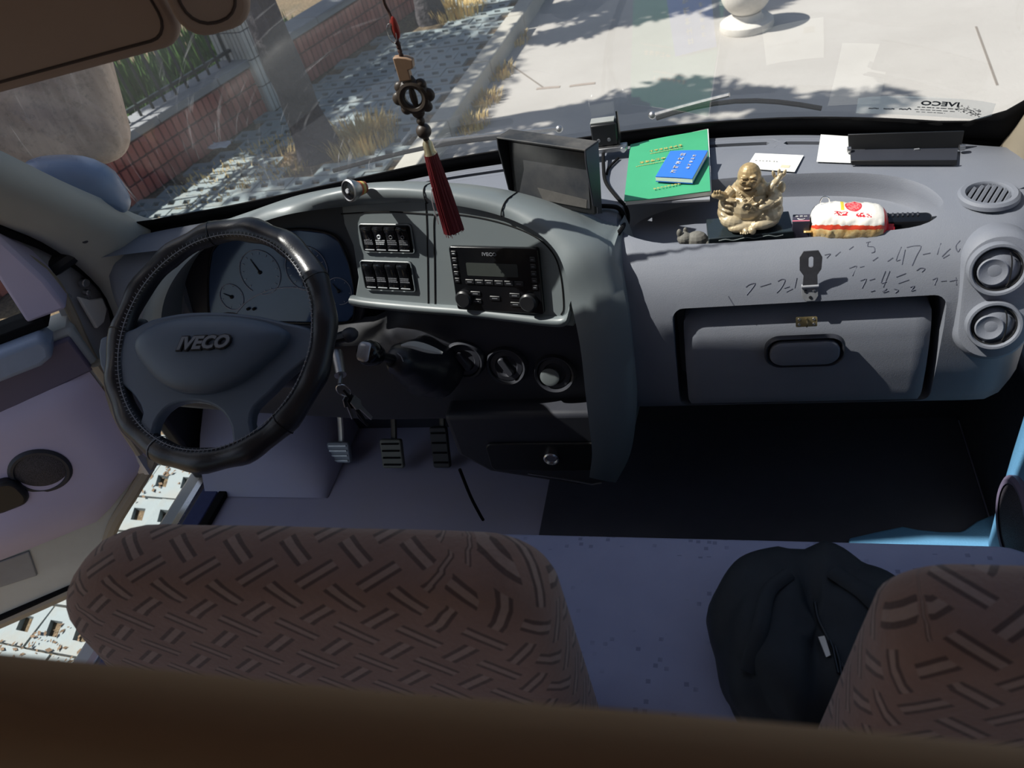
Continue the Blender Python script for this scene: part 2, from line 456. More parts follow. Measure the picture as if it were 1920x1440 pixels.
# road joints and tar strips
bm = BM()
for a, b, w in ((P(905, 85, z=0), P(1020, 165, z=0), .012), (P(1830, 50, z=0), P(1870, 160, z=0), .012)):
    d = (b - a); nrm = V((-d.y, d.x, 0)).normalized() * w / 2
    prism(bm, [a + nrm, b + nrm, b - nrm, a - nrm], (0, 0, .002))
tag(mk('road_joint', bm, plain('tar', c3(120, 112, 104), .9)), 'thin dark joint lines across the pale concrete road', 'joint', kind='stuff')
bm = BM()
for a, b in ((P(1006, 167, z=0), P(1050, 163, z=0)), (P(1068, 162, z=0), P(1116, 156, z=0))):
    d = b - a; nrm = V((-d.y, d.x, 0)).normalized() * .014
    prism(bm, [a + nrm, a * .6 + b * .4 + nrm * 1.3, b + nrm, b - nrm * 1.2, a * .4 + b * .6 - nrm, a - nrm], (0, 0, .003))
tag(mk('tar_patch', bm, plain('tar_grey', c3(150, 138, 128), .9)), 'short grey tar strip in two pieces on the road', 'tar patch')

# ------------------------------------------------------------------ brick wall, fence, pillars
M_brick = [plain('brick_red_%s' % s, c, .8, var=.18, scale=25, grain=.5, gscale=160, gdist=.002) for s, c in (('a', c3(168, 92, 80)), ('b', c3(150, 78, 68)), ('c', c3(182, 108, 92)))]
M_mortar = plain('mortar', c3(112, 86, 80), .9, var=.15)
M_cope = plain('coping_grey', c3(140, 142, 146), .8, var=.12, scale=10)
wall = thing('garden_wall', 'low red brick wall with grey coping below the iron fence', 'wall', WALL0)
WZ = Matrix.Rotation(math.atan2(WD.y, WD.x), 3, 'Z')
s0, s1 = -1.2, 4.4
bm = BM(); c = WALL0 + WD * (s0 + s1) / 2 - WN * .125; box(bm, (c.x, c.y, .19), (s1 - s0, .2, .38), WZ)
mk('core', bm, M_mortar, wall)
bms = []
for m in M_brick:
    bm = BM(); box(bm, (0, 0, 0), (.052, .05, .112)); o = mk('brick', bm, m, None, bevel=.004, bseg=1); bms.append(o)
used = [False] * 3
nb = int((s1 - s0) / .0635); cnt = 0
for r in range(3):
    for i in range(nb):
        if cnt >= 270: break
        k = random.choice((0, 0, 1, 2))
        o = bms[k] if not used[k] else bms[k].copy()
        if used[k]: COL.objects.link(o)
        used[k] = True; cnt += 1
        setparent(o, wall)
        p = WALL0 + WD * (s0 + (i + .5) * .0635) - WN * (.018 + random.uniform(0, .006))
        o.location = (p.x, p.y, .065 + r * .124); o.rotation_euler = (0, 0, math.atan2(WD.y, WD.x))
for i in range(9):
    bm = BM(); p = WALL0 + WD * (s0 + (i + .5) * (s1 - s0) / 9) - WN * .125
    box(bm, (p.x, p.y, .415), ((s1 - s0) / 9 - .006, .3, .06), WZ); mk('coping_stone', bm, M_cope, wall, bevel=.008)
fence = thing('iron_fence', 'dark green iron fence with arched bars on the brick wall', 'fence', WALL0 + V((0, 0, .45)))
M_iron = plain('painted_iron', c3(38, 50, 46), .5, var=.2, scale=30)
fb = WALL0 - WN * .13
def fp(s, z): q = fb + WD * s; return V((q.x, q.y, z))
for z in (.52, 1.02, 1.12):
    bm = BM(); a, b = fp(s0, z), fp(1.70, z); cc = (a + b) / 2; box(bm, cc, ((b - a).length, .03, .022), WZ); mk('rail', bm, M_iron, fence)
proto = None
for i in range(24):
    s = s0 + .08 + i * .118
    bm = BM()
    if proto is None:
        cyl(bm, (0, 0, .445), (0, 0, 1.02), .011, n=8)
        proto = mk('bar', bm, M_iron, None); o = proto
        bm = BM(); tube(bm, [V((.059 - .059 * math.cos(t), 0, .90 + .075 * math.sin(t))) for t in [PI * k / 8 for k in range(9)]], .008, 6)
        parch = mk('arch', bm, M_iron, None); a_ = parch
        bm = BM(); lathe(bm, [(0, 1.22), (.018, 1.17), (.008, 1.13), (.02, 1.1), (0, 1.02)], 8); psp = mk('finial', bm, M_iron, None); f_ = psp
    else:
        bm.free(); o = proto.copy(); a_ = parch.copy(); f_ = psp.copy()
        for q in (o, a_, f_): COL.objects.link(q)
    for q in (o, a_, f_):
        setparent(q, fence); p = fp(s, 0); q.location = p; q.rotation_euler = (0, 0, math.atan2(WD.y, WD.x))
# tiled gate pillars
M_tile = plain('white_tile', c3(196, 194, 188), .35, var=.08, scale=30)
M_grout = plain('dark_grout', c3(74, 72, 72), .9)
def pillar(s, label, w=.36, h=1.5):
    c = WALL0 + WD * s - WN * .12
    t = thing('tiled_pillar', label, 'pillar', (c.x, c.y, 0), 'tiled pillars of the garden wall')
    bm = BM(); box(bm, (c.x, c.y, h / 2), (w - .016, w - .016, h), WZ); mk('core', bm, M_grout, t)
    tb = BM(); box(tb, (0, 0, 0), (.036, .012, .205)); tm = mk('tile', tb, M_tile, None, bevel=.002, bseg=1)
    first = True
    for n_, ax in ((WN, WD), (-WD, WN)):
        for i in range(8):
            for r in range(7):
                o = tm if first else tm.copy()
                if not first: COL.objects.link(o)
                first = False
                setparent(o, t); p = c + n_ * (w / 2 - .006) + ax * ((i - 3.5) * .044)
                o.location = (p.x, p.y, .115 + r * .213); o.rotation_euler = (0, 0, math.atan2(ax.y, ax.x))
    bm = BM(); box(bm, (c.x, c.y, h + .03), (w + .08, w + .08, .06), WZ); mk('cap', bm, M_cope, t, bevel=.01)
pillar(1.82, 'white tiled pillar at the far end of the iron fence')
pillar(-.62, 'white tiled pillar seen past the mirror beside the windscreen post')

# lawn and hedge behind the fence (blades nobody could count)
bm = BM()
for k in range(5200):
    s = random.uniform(-1.6, 3.2); d = random.uniform(.25, 2.2)
    p = WALL0 + WD * s - WN * d; h = random.uniform(.1, .34) * (1 + .5 * (d > 1.4)); a = random.uniform(0, PI); w = random.uniform(.012, .03)
    e = V((math.cos(a), math.sin(a), 0)); lean = V((random.uniform(-.1, .1), random.uniform(-.1, .1), 0))
    b0 = V((p.x, p.y, .0)); m = b0 + V((0, 0, h * .6)) + lean * .5; tp = b0 + V((0, 0, h)) + lean
    q = [bm.verts.new(x) for x in (b0 - e * w, b0 + e * w, m + e * w * .8, tp, m - e * w * .8)]; face(bm, q)
tag(mk('lawn_grass', bm, M_leaf, remdbl=False, smooth=0), 'green grass growing behind the iron fence', 'grass', kind='stuff')

# ------------------------------------------------------------------ trees along the paving, dry grass, stone ball
def leafcloud(bm, c, r, n, size=.07, seed=1):
    rnd = random.Random(seed)
    lumps = [(V((rnd.gauss(0, .45) * r[0], rnd.gauss(0, .45) * r[1], rnd.gauss(0, .45) * r[2])), rnd.uniform(.25, .5)) for _ in range(16)]
    for k in range(n):
        l, s = rnd.choice(lumps)
        d = V((rnd.gauss(0, 1), rnd.gauss(0, 1), rnd.gauss(0, 1))).normalized() * (rnd.random() ** .5) * s
        p = V(c) + l + V((d.x * r[0], d.y * r[1], d.z * r[2]))
        n_ = V((rnd.gauss(0, 1), rnd.gauss(0, 1), rnd.gauss(0, 1) + .6)).normalized()
        x, y, _ = frame_of(n_); s2 = size * rnd.uniform(.6, 1.3)
        q = [bm.verts.new(p + v) for v in (-x * s2, y * s2 * .45, x * s2, -y * s2 * .45)]; face(bm, q)
def tree(base, label, h, crown_c, crown_r, n, tr=.12, seed=1, lean=(0, 0)):
    t = thing('tree', label, 'tree', (*base, 0), 'trees beside the van')
    rnd = random.Random(seed)
    bm = BM(); b = V((*base, -.02)); c = V(crown_c)
    pts = [b, b + V((lean[0] * .3, lean[1] * .3, h * .3)), b + V((lean[0] * .6, lean[1] * .6, h * .65)), V((base[0] + lean[0], base[1] + lean[1], h))]
    pts = spline(pts, 6)
    tube(bm, pts, [tr * (1.35 if i == 0 else 1.12 if i == 1 else 1) * (1 - .4 * i / len(pts)) for i in range(len(pts))], 14)
    for v in bm.verts:
        v.co += V((noise.noise(v.co * 9), noise.noise(v.co * 9 + V((5, 1, 2))), 0)) * tr * .14
    mk('trunk', bm, M_bark, t)
    for k in range(5):
        bm = BM(); e = c + V((rnd.uniform(-.7, .7) * crown_r[0], rnd.uniform(-.7, .7) * crown_r[1], rnd.uniform(-.3, .6) * crown_r[2]))
        a = pts[-3]; tube(bm, spline([a, (a + e) / 2 + V((0, 0, -.15)), e], 5), [tr * .5 * (1 - .07 * i) for i in range(11)], 7); mk('branch', bm, M_bark, t)
    bm = BM(); leafcloud(bm, crown_c, crown_r, n, seed=seed); mk('foliage', bm, M_leaf, t, smooth=0, remdbl=False)['kind'] = 'stuff'
tree((-2.33, 4.78), 'tree trunk rising from the pavers just behind the hanging ornament cord', 3.4, (-2.45, 4.45, 3.15), (.95, .5, .75), 5200, .13, 11, (-.1, .05))
tree((-2.21, 7.46), 'tree trunk farther off at the kerb, cut by the top edge', 3.4, (-2.55, 6.75, 3.2), (1.15, .75, .9), 6500, .12, 12)
tree((-5.4, 5.2), 'tree standing on the lawn behind the iron fence', 3.2, (-5.6, 5.6, 3.9), (1.3, 1.7, 1.0), 10000, .12, 13)
tree((-3.6, .45), 'unseen tree added by the open driver door to shade the wheel', 3.6, (-3.2, .45, 3.95), (.85, 1.05, .42), 9000, .1, 14)  # added out of view; low flat crown keeps sun off wheel and door
def tuft(c, n, h, r, label, seed):
    rnd = random.Random(seed); bm = BM(); c = V(c)
    for k in range(n):
        a = rnd.uniform(0, 2 * PI); rr = r * math.sqrt(rnd.random()); b = c + V((math.cos(a) * rr, math.sin(a) * rr, 0))
        hh = h * rnd.uniform(.4, 1.1); l = V((math.cos(a), math.sin(a), 0)) * rnd.uniform(0, .7) * hh; w = rnd.uniform(.003, .007)
        e = V((-math.sin(a), math.cos(a), 0)) * w
        q = [bm.verts.new(x) for x in (b - e, b + e, b + l * .4 + V((0, 0, hh * .65)) + e * .7, b + l + V((0, 0, hh)), b + l * .4 + V((0, 0, hh * .65)) - e * .7)]; face(bm, q)
    tag(mk('dry_grass_tuft', bm, M_dry, smooth=0, remdbl=False), label, 'grass', 'dry grass on the paving', 'stuff')
tuft(P(680, 270, z=0), 700, .16, .28, 'yellow dry grass around the foot of the nearer tree', 21)
tuft(P(860, 25, z=0), 500, .14, .3, 'yellow dry grass at the foot of the farther tree', 22)
for i, (u, v) in enumerate(((905, 190), (930, 140), (960, 80), (880, 235))):
    tuft(P(u, v, z=0), 260, .07, .16, 'fringe of dry grass along the road side of the kerb', 23 + i)
tuft(P(520, 300, z=0), 400, .06, .4, 'sparse dry grass between the pavers and the brick wall', 31)
tuft(P(400, 350, z=0), 300, .05, .35, 'low dry litter grass along the brick wall foot', 32)

# stone ball bollard
bc = P(1400, 52, z=0); M_stone = plain('pale_stone', c3(205, 200, 192), .8, var=.12, scale=40, grain=.4, gscale=200, gdist=.002)
t = thing('stone_ball', 'pale stone ball bollard on a round base on the road', 'bollard', bc)
bm = BM(); lathe(bm, [(0, 0), (.185, 0), (.19, .015), (.185, .05), (.165, .065), (.12, .07), (.105, .085), (.1, .11), (0, .11)], 40, Matrix.Translation(bc)); mk('base', bm, M_stone, t)
bm = BM(); ball(bm, bc + V((0, 0, .265)), .178, 40, 24); mk('ball', bm, M_stone, t)

# litter
bm = BM(); c = P(415, 278, z=.02)
G = [[c + V((-.10 + .2 * i / 7, -.05 + .1 * j / 5, 0)) + V((0, 0, .03 + .03 * noise.noise(V((i * .8, j * .9, 3))))) for i in range(8)] for j in range(6)]
for r in G:
    for p in r: p.xy = p.xy + V((noise.noise(p * 9), noise.noise(p * 9 + V((3, 3, 3))))) * .03
grid(bm, G); tag(mk('plastic_bag', bm, plain('white_film', c3(225, 228, 232), .4), solid=.001), 'crumpled white plastic bag lying by the brick wall', 'litter')

# fallen leaves on the pavers by the open door
bm = BM(); rnd = random.Random(77)
for k in range(3200):
    c = V((rnd.uniform(-2.6, -.95), rnd.uniform(.2, 2.3), .022 + rnd.uniform(0, .006))); a = rnd.uniform(0, 2 * PI); s = rnd.uniform(.005, .016)
    if noise.noise(c * 2.3) < -.05: continue
    e = V((math.cos(a), math.sin(a), rnd.uniform(-.2, .3))) * s; f_ = V((-math.sin(a), math.cos(a), rnd.uniform(-.2, .3))) * s * .5
    face(bm, [bm.verts.new(p) for p in (c - e, c + f_, c + e, c - f_)])
tag(mk('leaf_litter', bm, plain('brown_leaves', c3(112, 94, 74), .9, var=.4, scale=20), smooth=0, remdbl=False), 'brown fallen leaves scattered on the pavers by the open door', 'leaves', kind='stuff')
# ------------------------------------------------------------------ van shell
YF = [(-.92, 1.27), (-.80, 1.315), (-.58, 1.345), (-.35, 1.40), (-.13, 1.448), (0, 1.458), (.26, 1.476), (.42, 1.47), (.58, 1.445), (.75, 1.385), (.83, 1.345), (.92, 1.30)]
def yf(x): return sum(lerp(YF, x + dx) for dx in (-.06, -.03, 0, .03, .06)) / 5
XS = [-.90 + 1.82 * i / 44 for i in range(45)]
def gpt(x, s, o=0):
    "point of the windscreen: s = 0 at the sill, 1 at the roof; o = offset outwards"
    b = V((x, yf(x) + .012, 1.405)); t = V((x * .93, .90 - .10 * (x / .9) ** 2, 2.18))
    bulge = .025 * math.sin(PI * min(1, max(0, s)))
    p = b.lerp(t, s) + V((0, .83, .55)) * (bulge + o)
    return p
win1 = thing('window_1', 'large dusty windscreen glass of the van', 'windscreen', (0, 1.45, 1.4), kind='structure')
bm = BM(); grid(bm, [[gpt(x, s / 12) for x in XS] for s in range(13)]); mk('glass_pane', bm, M_glass, win1, smooth=60)
bm = BM()   # black ceramic band round the lower edge, widening in the corners
rows = []
for k in range(4):
    r = []
    for x in XS:
        w = .018 + .012 * max(0, min(1, x + .3)) + .09 * max(0, (abs(x - .01) - .80) / .11) ** 2
        r.append(gpt(x, -.03 + (w / .85 + .03) * k / 3, -.004))
    rows.append(r)
grid(bm, rows); mk('frit_band', bm, M_rubber, win1, solid=.003)
bm = BM()   # rubber bead below the glass
tube(bm, [gpt(x, -.02, -.008) for x in XS], .008, 8); mk('rubber_bead', bm, M_rubber, win1)
# sticker seen from behind on the right of the glass
bm = BM(); poly = []
for i in range(13): poly.append(gpt(.672 + (.862 - .672) * i / 12, .050, -.006))
for i in range(13): poly.append(gpt(.862 - (.862 - .672) * i / 12, .104 - .008 * ((i - 6) / 6) ** 4, -.006))
f = face(bm, [bm.verts.new(p) for p in poly])
n = NT('sticker_film'); tr = n.n('ShaderNodeBsdfTranslucent'); tr.inputs[0].default_value = (*c3(228, 244, 248), 1)
di = n.n('ShaderNodeBsdfDiffuse'); di.inputs[0].default_value = (*c3(228, 244, 248), 1)
tp = n.n('ShaderNodeBsdfTransparent'); mx = n.n('ShaderNodeMixShader'); mx.inputs[0].default_value = .5; n.l(tr.outputs[0], mx.inputs[1]); n.l(di.outputs[0], mx.inputs[2])
mx2 = n.n('ShaderNodeMixShader'); mx2.inputs[0].default_value = .3; n.l(tp.outputs[0], mx2.inputs[1]); n.l(mx.outputs[0], mx2.inputs[2]); n.l(mx2.outputs[0], n.out.inputs[0])
stick = mk('windscreen_sticker', bm, n.m, smooth=0, solid=0)
tag(stick, 'pale blue sticker with reversed lettering in the lower windscreen corner', 'sticker')
c0 = gpt(.79, .090, -.0085); ex = (gpt(.82, .090) - gpt(.76, .090)).normalized(); eu = (gpt(.79, .12) - gpt(.79, .06)).normalized(); en = ex.cross(eu)
MM = Matrix(((-ex.x, eu.x, en.x, c0.x), (-ex.y, eu.y, en.y, c0.y), (-ex.z, eu.z, en.z, c0.z), (0, 0, 0, 1)))
M_ink = plain('sticker_ink', c3(52, 60, 70), .7)
mko('printed_name', text_mesh('IVECO', .016, MM, .0003, bold=.0004, sx=1.25), M_ink, stick, 0)
bm = BM()
rnd = random.Random(3)
for (xa, xb, s, th) in ((.76, .82, .0785, .0018), (.757, .815, .0715, .0014), (.76, .80, .065, .0012)):
    x = xa
    while x < xb:
        L = rnd.uniform(.003, .008); a = gpt(x, s, -.009); b = gpt(min(xb, x + L), s, -.009)
        prism(bm, [a, b, b + eu * th, a + eu * th], en * .0003); x += L + rnd.uniform(.001, .003)
for (xa, xb) in ((.69, .705), (.712, .728), (.735, .752)):
    pts = [gpt(xa + (xb - xa) * i / 6, .071 + .006 * noise.noise(V((i * .7, xa * 90, 0))), -.009) for i in range(7)]
    tube(bm, pts, .0011, 4)
for k in range(70):   # worn smudge
    x = .812 + .034 * rnd.random(); a = gpt(x, .084 - (x - .812) * .5 + .009 * rnd.gauss(0, .6), -.009); w = rnd.uniform(.001, .004)
    prism(bm, [a, a + ex * w, a + ex * w + eu * .0012, a + eu * .0012], en * .0003)
mk('print_marks', bm, M_ink, stick, 0)

# wipers on the outside of the glass
def wiper(pts, label, arm):
    t = thing('wiper', label, 'wiper', pts[0], 'windscreen wipers')
    bm = BM(); tube(bm, pts, .0045, 6); mk('blade', bm, M_rubber, t)
    bm = BM(); tube(bm, [p + V((0, .012, .012)) for p in arm], .0045, 6); mk('arm', bm, M_steel, t)
    bm = BM(); ball(bm, arm[-1] + V((0, .012, .012)), .008, 12, 8); mk('pivot', bm, M_steel, t)
wiper([gpt(-.36 + .42 * i / 8, .028 + .012 * math.sin(i / 8 * PI), .02) for i in range(9)], 'wiper resting at the windscreen foot left of the hanging tassel', [gpt(-.16 + .28 * i / 5, .030 - .028 * i / 5, .02) for i in range(6)])
wiper([gpt(.32 + .30 * i / 8, .022 + .034 * math.sin(i / 8 * PI), .02) for i in range(9)], 'wiper resting at the windscreen foot behind the green booklet', [gpt(.46 - .15 * i / 5, .050 - .045 * i / 5, .02) for i in range(6)])
# bonnet cowl outside
bm = BM(); grid(bm, [[V((x, yf(x) + .02 + .03 * k, 1.385 - .022 * k)) for x in XS] for k in range(5)] + [[V((x, yf(x) + .40, 1.10)) for x in XS], [V((x, yf(x) + .55, .85)) for x in XS], [V((x, yf(x) + .6, .4)) for x in XS]])
tag(mk('bonnet', bm, M_paint), 'pale van bonnet below the windscreen', 'bonnet', kind='structure')

# floor, firewall, ceiling, side walls
bm = BM(); box(bm, (0, -.25, .69), (1.86, 3.5, .06)); tag(mk('floor', bm, M_floor), 'grey vinyl cab floor', 'floor', kind='structure')
bm = BM(); box(bm, (0, 1.36, .89), (1.86, .03, .36)); tag(mk('wall_front', bm, M_dark), 'dark firewall behind the pedals', 'wall', kind='structure')
bm = BM(); box(bm, (0, -.60, 2.34), (1.84, 2.82, .05)); box(bm, (0, .83, 2.27), (1.78, .07, .18))
tag(mk('ceiling', bm, M_headliner, bevel=.02), 'brown headliner over the cab', 'ceiling', kind='structure')
for sx, nm in ((-1, 'wall_left'), (1, 'wall_right')):
    bm = BM(); y1 = .10 if sx < 0 else 1.5
    box(bm, (sx * .95, (-2.0 + .10) / 2, .98), (.05, 2.10, .82))
    box(bm, (sx * .93, (-2.0 + 1.0) / 2, 2.2), (.06, 3.0, .26))
    box(bm, (sx * .945, -1.9, 1.75), (.05, .2, .9)); box(bm, (sx * .945, -.10, 1.75), (.05, .4, .9))
    tag(mk(nm, bm, M_headliner, bevel=.01), 'beige lined van side wall around a long side window', 'wall', kind='structure')
    bm = BM(); box(bm, (sx * .95, 1.26 if sx < 0 else 1.20, .89), (.04, .20 if sx < 0 else .34, .36)); mk('kick_panel', bm, M_dark, bpy.data.objects[nm], bevel=.01)
bm = BM(); box(bm, (0, -2.0, .98), (1.86, .05, .86)); box(bm, (0, -2.0, 2.2), (1.86, .05, .26)); box(bm, (-.78, -2.0, 1.75), (.3, .05, .9)); box(bm, (.78, -2.0, 1.75), (.3, .05, .9)); tag(mk('wall_rear', bm, M_headliner), 'rear wall of the van around its back window', 'wall', kind='structure')

# sun visors: two pads hanging from the headliner in front of the driver
def visor(pa, pb, top, label, seam=None):
    t = thing('sun_visor', label, 'visor', (pa + pb) / 2, 'visor pads')
    up = V((0, -.03, .32)); a, b = pa, pb
    bm = BM(); d = (b - a).normalized(); L = (b - a).length
    o2 = rrect(L, .34, .035); mid = (a + b) / 2 + up.normalized() * .17
    x = d; y = (up - d * up.dot(d)).normalized(); z = x.cross(y)
    MM = Matrix(((x.x, y.x, z.x, mid.x), (x.y, y.y, z.y, mid.y), (x.z, y.z, z.z, mid.z), (0, 0, 0, 1)))
    plate(bm, MM, o2, .024, -.012); mk('pad', bm, M_headliner, t, bevel=.008, bseg=3)
    bm = BM(); tube(bm, [MM @ V((px_, py_, .012)) for px_, py_ in rrect(L - .03, .31, .03)], .0022, 5, closed=True); mk('seam', bm, plain('brown_seam', c3(70, 58, 52), .9), t)
visor(P(-190, 222, y=.90), P(352, 76, y=.965), 0, 'brown padded sun visor at the upper left corner')
visor(P(362, 73, y=.945), P(497, 34, y=.985), 0, 'short brown visor pad beside the cord of the hanging ornament')

# windscreen post trims
def post(sgn, mat, name, label):
    A = [(-260, 195), (-60, 285), (0, 312), (100, 360), (200, 402), (262, 428), (330, 438), (400, 425)]
    B = [(-260, 300), (-60, 392), (0, 421), (80, 455), (150, 503), (200, 560), (225, 640), (240, 740)]
    ra = [P(u, v, x=-.80 - .05 * max(0, 1 - i / 4)) for i, (u, v) in enumerate(A)]
    rb = [P(u, v, x=-.925) for u, v in B]
    ra = spline(ra, 3); rb = spline(rb, 3)
    rm = [(a + b) / 2 + V((.014, -.022, .01)) for a, b in zip(ra, rb)]
    rows = [[p + V((-.02, .05, .0)) for p in ra], ra, [a.lerp(m, .5) + V((.006, -.01, 0)) for a, m in zip(ra, rm)], rm, [m.lerp(b, .5) + V((.006, -.01, 0)) for m, b in zip(rm, rb)], rb, [p + V((-.03, .05, 0)) for p in rb]]
    if sgn > 0: rows = [[V((-p.x + .085, p.y, p.z)) for p in r] for r in rows]
    bm = BM(); grid(bm, rows)
    o = mk(name, bm, mat, smooth=60); tag(o, label, 'trim', kind='structure')
    return rows
RW = post(-1, M_pillar, 'trim_1', 'grey windscreen post trim beside the open driver door')
post(1, M_beige, 'trim_2', 'beige windscreen post trim at the passenger side')
bm = BM(); c = P(165, 448, x=-.865); lathe(bm, [(0, .004), (.006, .004), (.008, .002), (.008, 0)], 20, orient(c + V((.012, -.02, .01)), V((.6, -.7, .35))))
mk('screw_cap', bm, M_dark, bpy.data.objects['trim_1'])
# door aperture seals and inner post on the driver's side
ap = thing('trim_3', 'grey door aperture post with rubber seals at the driver side', 'trim', (-.95, 1.1, .72), kind='structure')
bm = BM(); tube(bm, spline([P(u, v, x=-.935) for u, v in ((-200, 330), (0, 428), (90, 466), (160, 510), (205, 560), (222, 640))], 4), .010, 8); mk('black_seal', bm, M_rubber, ap)
bm = BM(); sealp = spline([P(u, v, x=-.945) for u, v in ((-200, 365), (0, 462), (60, 490), (104, 530), (135, 588), (158, 640), (190, 705), (225, 790), (262, 850))], 4)
tube(bm, sealp, .010, 8); mk('grey_seal', bm, M_beige, ap)
bm = BM()   # painted post between the seals
ra = spline([P(u, v, x=-.95) for u, v in ((-200, 340), (0, 440), (90, 472), (160, 520), (205, 575), (225, 680), (260, 800), (290, 880))], 4)
rb = spline([P(u, v, x=-.955) for u, v in ((-200, 372), (0, 470), (80, 508), (125, 570), (165, 660), (210, 755), (255, 850), (280, 890))], 4)
grid(bm, [[p + V((-.0, .03, 0)) for p in ra], ra, [(a + b) / 2 for a, b in zip(ra, rb)], rb, [p + V((-.03, 0, 0)) for p in rb]]); mk('post', bm, M_silver, ap)
bm = BM(); prism(bm, [P(u, v, x=-.935) for u, v in ((148, 556), (170, 562), (193, 558), (202, 580), (196, 605), (183, 616))], (-.01, 0, 0)); mk('hinge_cover', bm, M_white, ap, bevel=.003)
for u, v, r in ((155, 530, .012), (160, 548, .008)):
    bm = BM(); c = P(u, v, x=-.94); cyl(bm, c, c + V((.014, -.004, 0)), r, r * .8, 12); mk('hinge_bolt', bm, M_steel, ap, bevel=.002)
# sill step: blue carpet strip, bright strip and black strip
bm = BM(); box(bm, (-.955, .65, .69), (.07, 1.1, .075)); mk('sill', bm, M_paint, ap, bevel=.01)
bm = BM(); box(bm, (-.935, .65, .7285), (.022, 1.1, .006)); mk('sill_strip', bm, M_chrome, ap, bevel=.002)
bm = BM(); box(bm, (-.885, .65, .7285), (.05, 1.1, .012)); mk('sill_carpet', bm, plain('blue_grey_carpet', c3(70, 78, 120), .9, var=.2, scale=60), ap, bevel=.003)
bm = BM(); box(bm, (-.845, .65, .728), (.025, 1.1, .014)); mk('sill_rubber', bm, M_rubber, ap, bevel=.003)

# ------------------------------------------------------------------ open driver door
DH, DD, DN = V((-.935, 1.09, 0)), V((-.848, -.53, 0)), V((.53, -.848, 0))
def DP(s, z, o=0): return DH + DD * s + DN * o + V((0, 0, z))
door = thing('door_1', 'driver door standing wide open with lilac grey trim', 'door', DP(0, .6), kind='structure')
def dplate(name, pts, o0, o1, mat, bevel=.004, parent=None, bseg=2):
    bm = BM(); prism(bm, [DP(s, z, o0) for s, z in pts], DN * (o1 - o0)); return mk(name, bm, mat, parent or door, bevel=bevel, bseg=bseg)
dplate('door_shell', [(-.01, 1.30), (-.01, .93), (.05, .86), (.15, .78), (.24, .70), (.29, .60), (1.02, .60), (1.02, 1.30)], -.10, .0, M_paint, .012)
# lower trim: bulged panel
bm = BM(); rows = []
for i in range(13):
    r = []
    for j in range(19):
        s = j / 18; t = i / 12
        z_top = 1.197 - .05 * max(0, (s * .96 - .10)) ** 1.2; z_bot = max(.775 + .02 * s, .905 - .62 * s * .96)
        ss = .012 + s * .96; z = z_bot + (z_top - z_bot) * t
        e = min(1, 8 * min(t, 1 - t), 14 * s)
        pocket = math.exp(-((ss - .42) / .16) ** 2 - ((z - .90) / .07) ** 2) * .035
        r.append(DP(ss, z, .004 + .026 * math.sqrt(max(0, e)) + pocket))
    rows.append(r)
grid(bm, rows); mk('trim_panel', bm, M_lilac, door, smooth=60)
dplate('middle_panel', [(.0, 1.285), (.0, 1.19), (1.0, 1.10), (1.0, 1.285)], -.002, .014, M_lilacd, .006)
dplate('belt_ledge', [(.035, 1.325), (.028, 1.30), (.04, 1.272), (.07, 1.262), (1.0, 1.25), (1.0, 1.325)], -.02, .05, plain('pale_blue_plastic', c3(150, 166, 190), .45), .012, bseg=4)
dplate('belt_seal', [(.02, 1.345), (.02, 1.325), (1.0, 1.325), (1.0, 1.345)], -.06, .012, M_rubber, .003)
dplate('window_frame', [(-.03, 1.345), (-.028, 1.42), (-.005, 1.54), (.30, 2.06), (.98, 2.06), (1.0, 1.345), (.96, 1.345), (.94, 2.01), (.33, 2.01), (.075, 1.56), (.045, 1.46), (.055, 1.345)], -.07, .006, M_lilac, .008)
bm = BM(); vs = [bm.verts.new(DP(s, z, -.03)) for s, z in ((.05, 1.34), (.98, 1.34), (.96, 2.03), (.31, 2.03), (.05, 1.5))]; face(bm, vs); mk('window_glass', bm, M_glass2, door, 0)
bm = BM()
MM = orient(DP(.23, 1.004, .024), DN); lathe(bm, [(.066, -.01), (.066, .008), (.060, .013), (.054, .013), (.052, .009)], 40, MM); sp = mk('speaker', bm, M_dark, door)
bm = BM(); lathe(bm, [(.053, .008), (.04, .011), (0, .0125)], 36, MM)
n = NT('speaker_mesh'); vo = n.n('ShaderNodeTexVoronoi'); vo.inputs['Scale'].default_value = 420; n.l(n.obj(), vo.inputs['Vector'])
n.bsdf(n.mix(n.ramp(vo.outputs[0], .2, .5), c3(20, 20, 24) + (1,), c3(70, 68, 76) + (1,)), .6, 0, n.bump(vo.outputs[0], .6, .001)); M_mesh = n.m
mk('speaker_grille', bm, M_mesh, sp)
dplate('pull_handle', rr := [(.33 + a, .985 + b) for a, b in rrect(.10, .085, .03)], .02, .05, M_black, .01, bseg=3)
dplate('kick_plate', [(.40, .775), (.43, .69), (.58, .71), (.62, .79)], 0, .006, plain('kick_plate_grey', c3(150, 152, 156), .5), .003)
bm = BM(); tube(bm, spline([DP(s, z, .004) for s, z in ((-.012, 1.2), (-.005, .98), (.012, .905), (.09, .835), (.19, .755), (.25, .685), (.29, .61), (.5, .590), (1.0, .590))], 5), .016, 8); mk('edge_seal', bm, M_beige, door)
dplate('bottom_rubber', [(.29, .612), (1.02, .612), (1.02, .592), (.30, .592)], -.06, .012, M_rubber, .004)

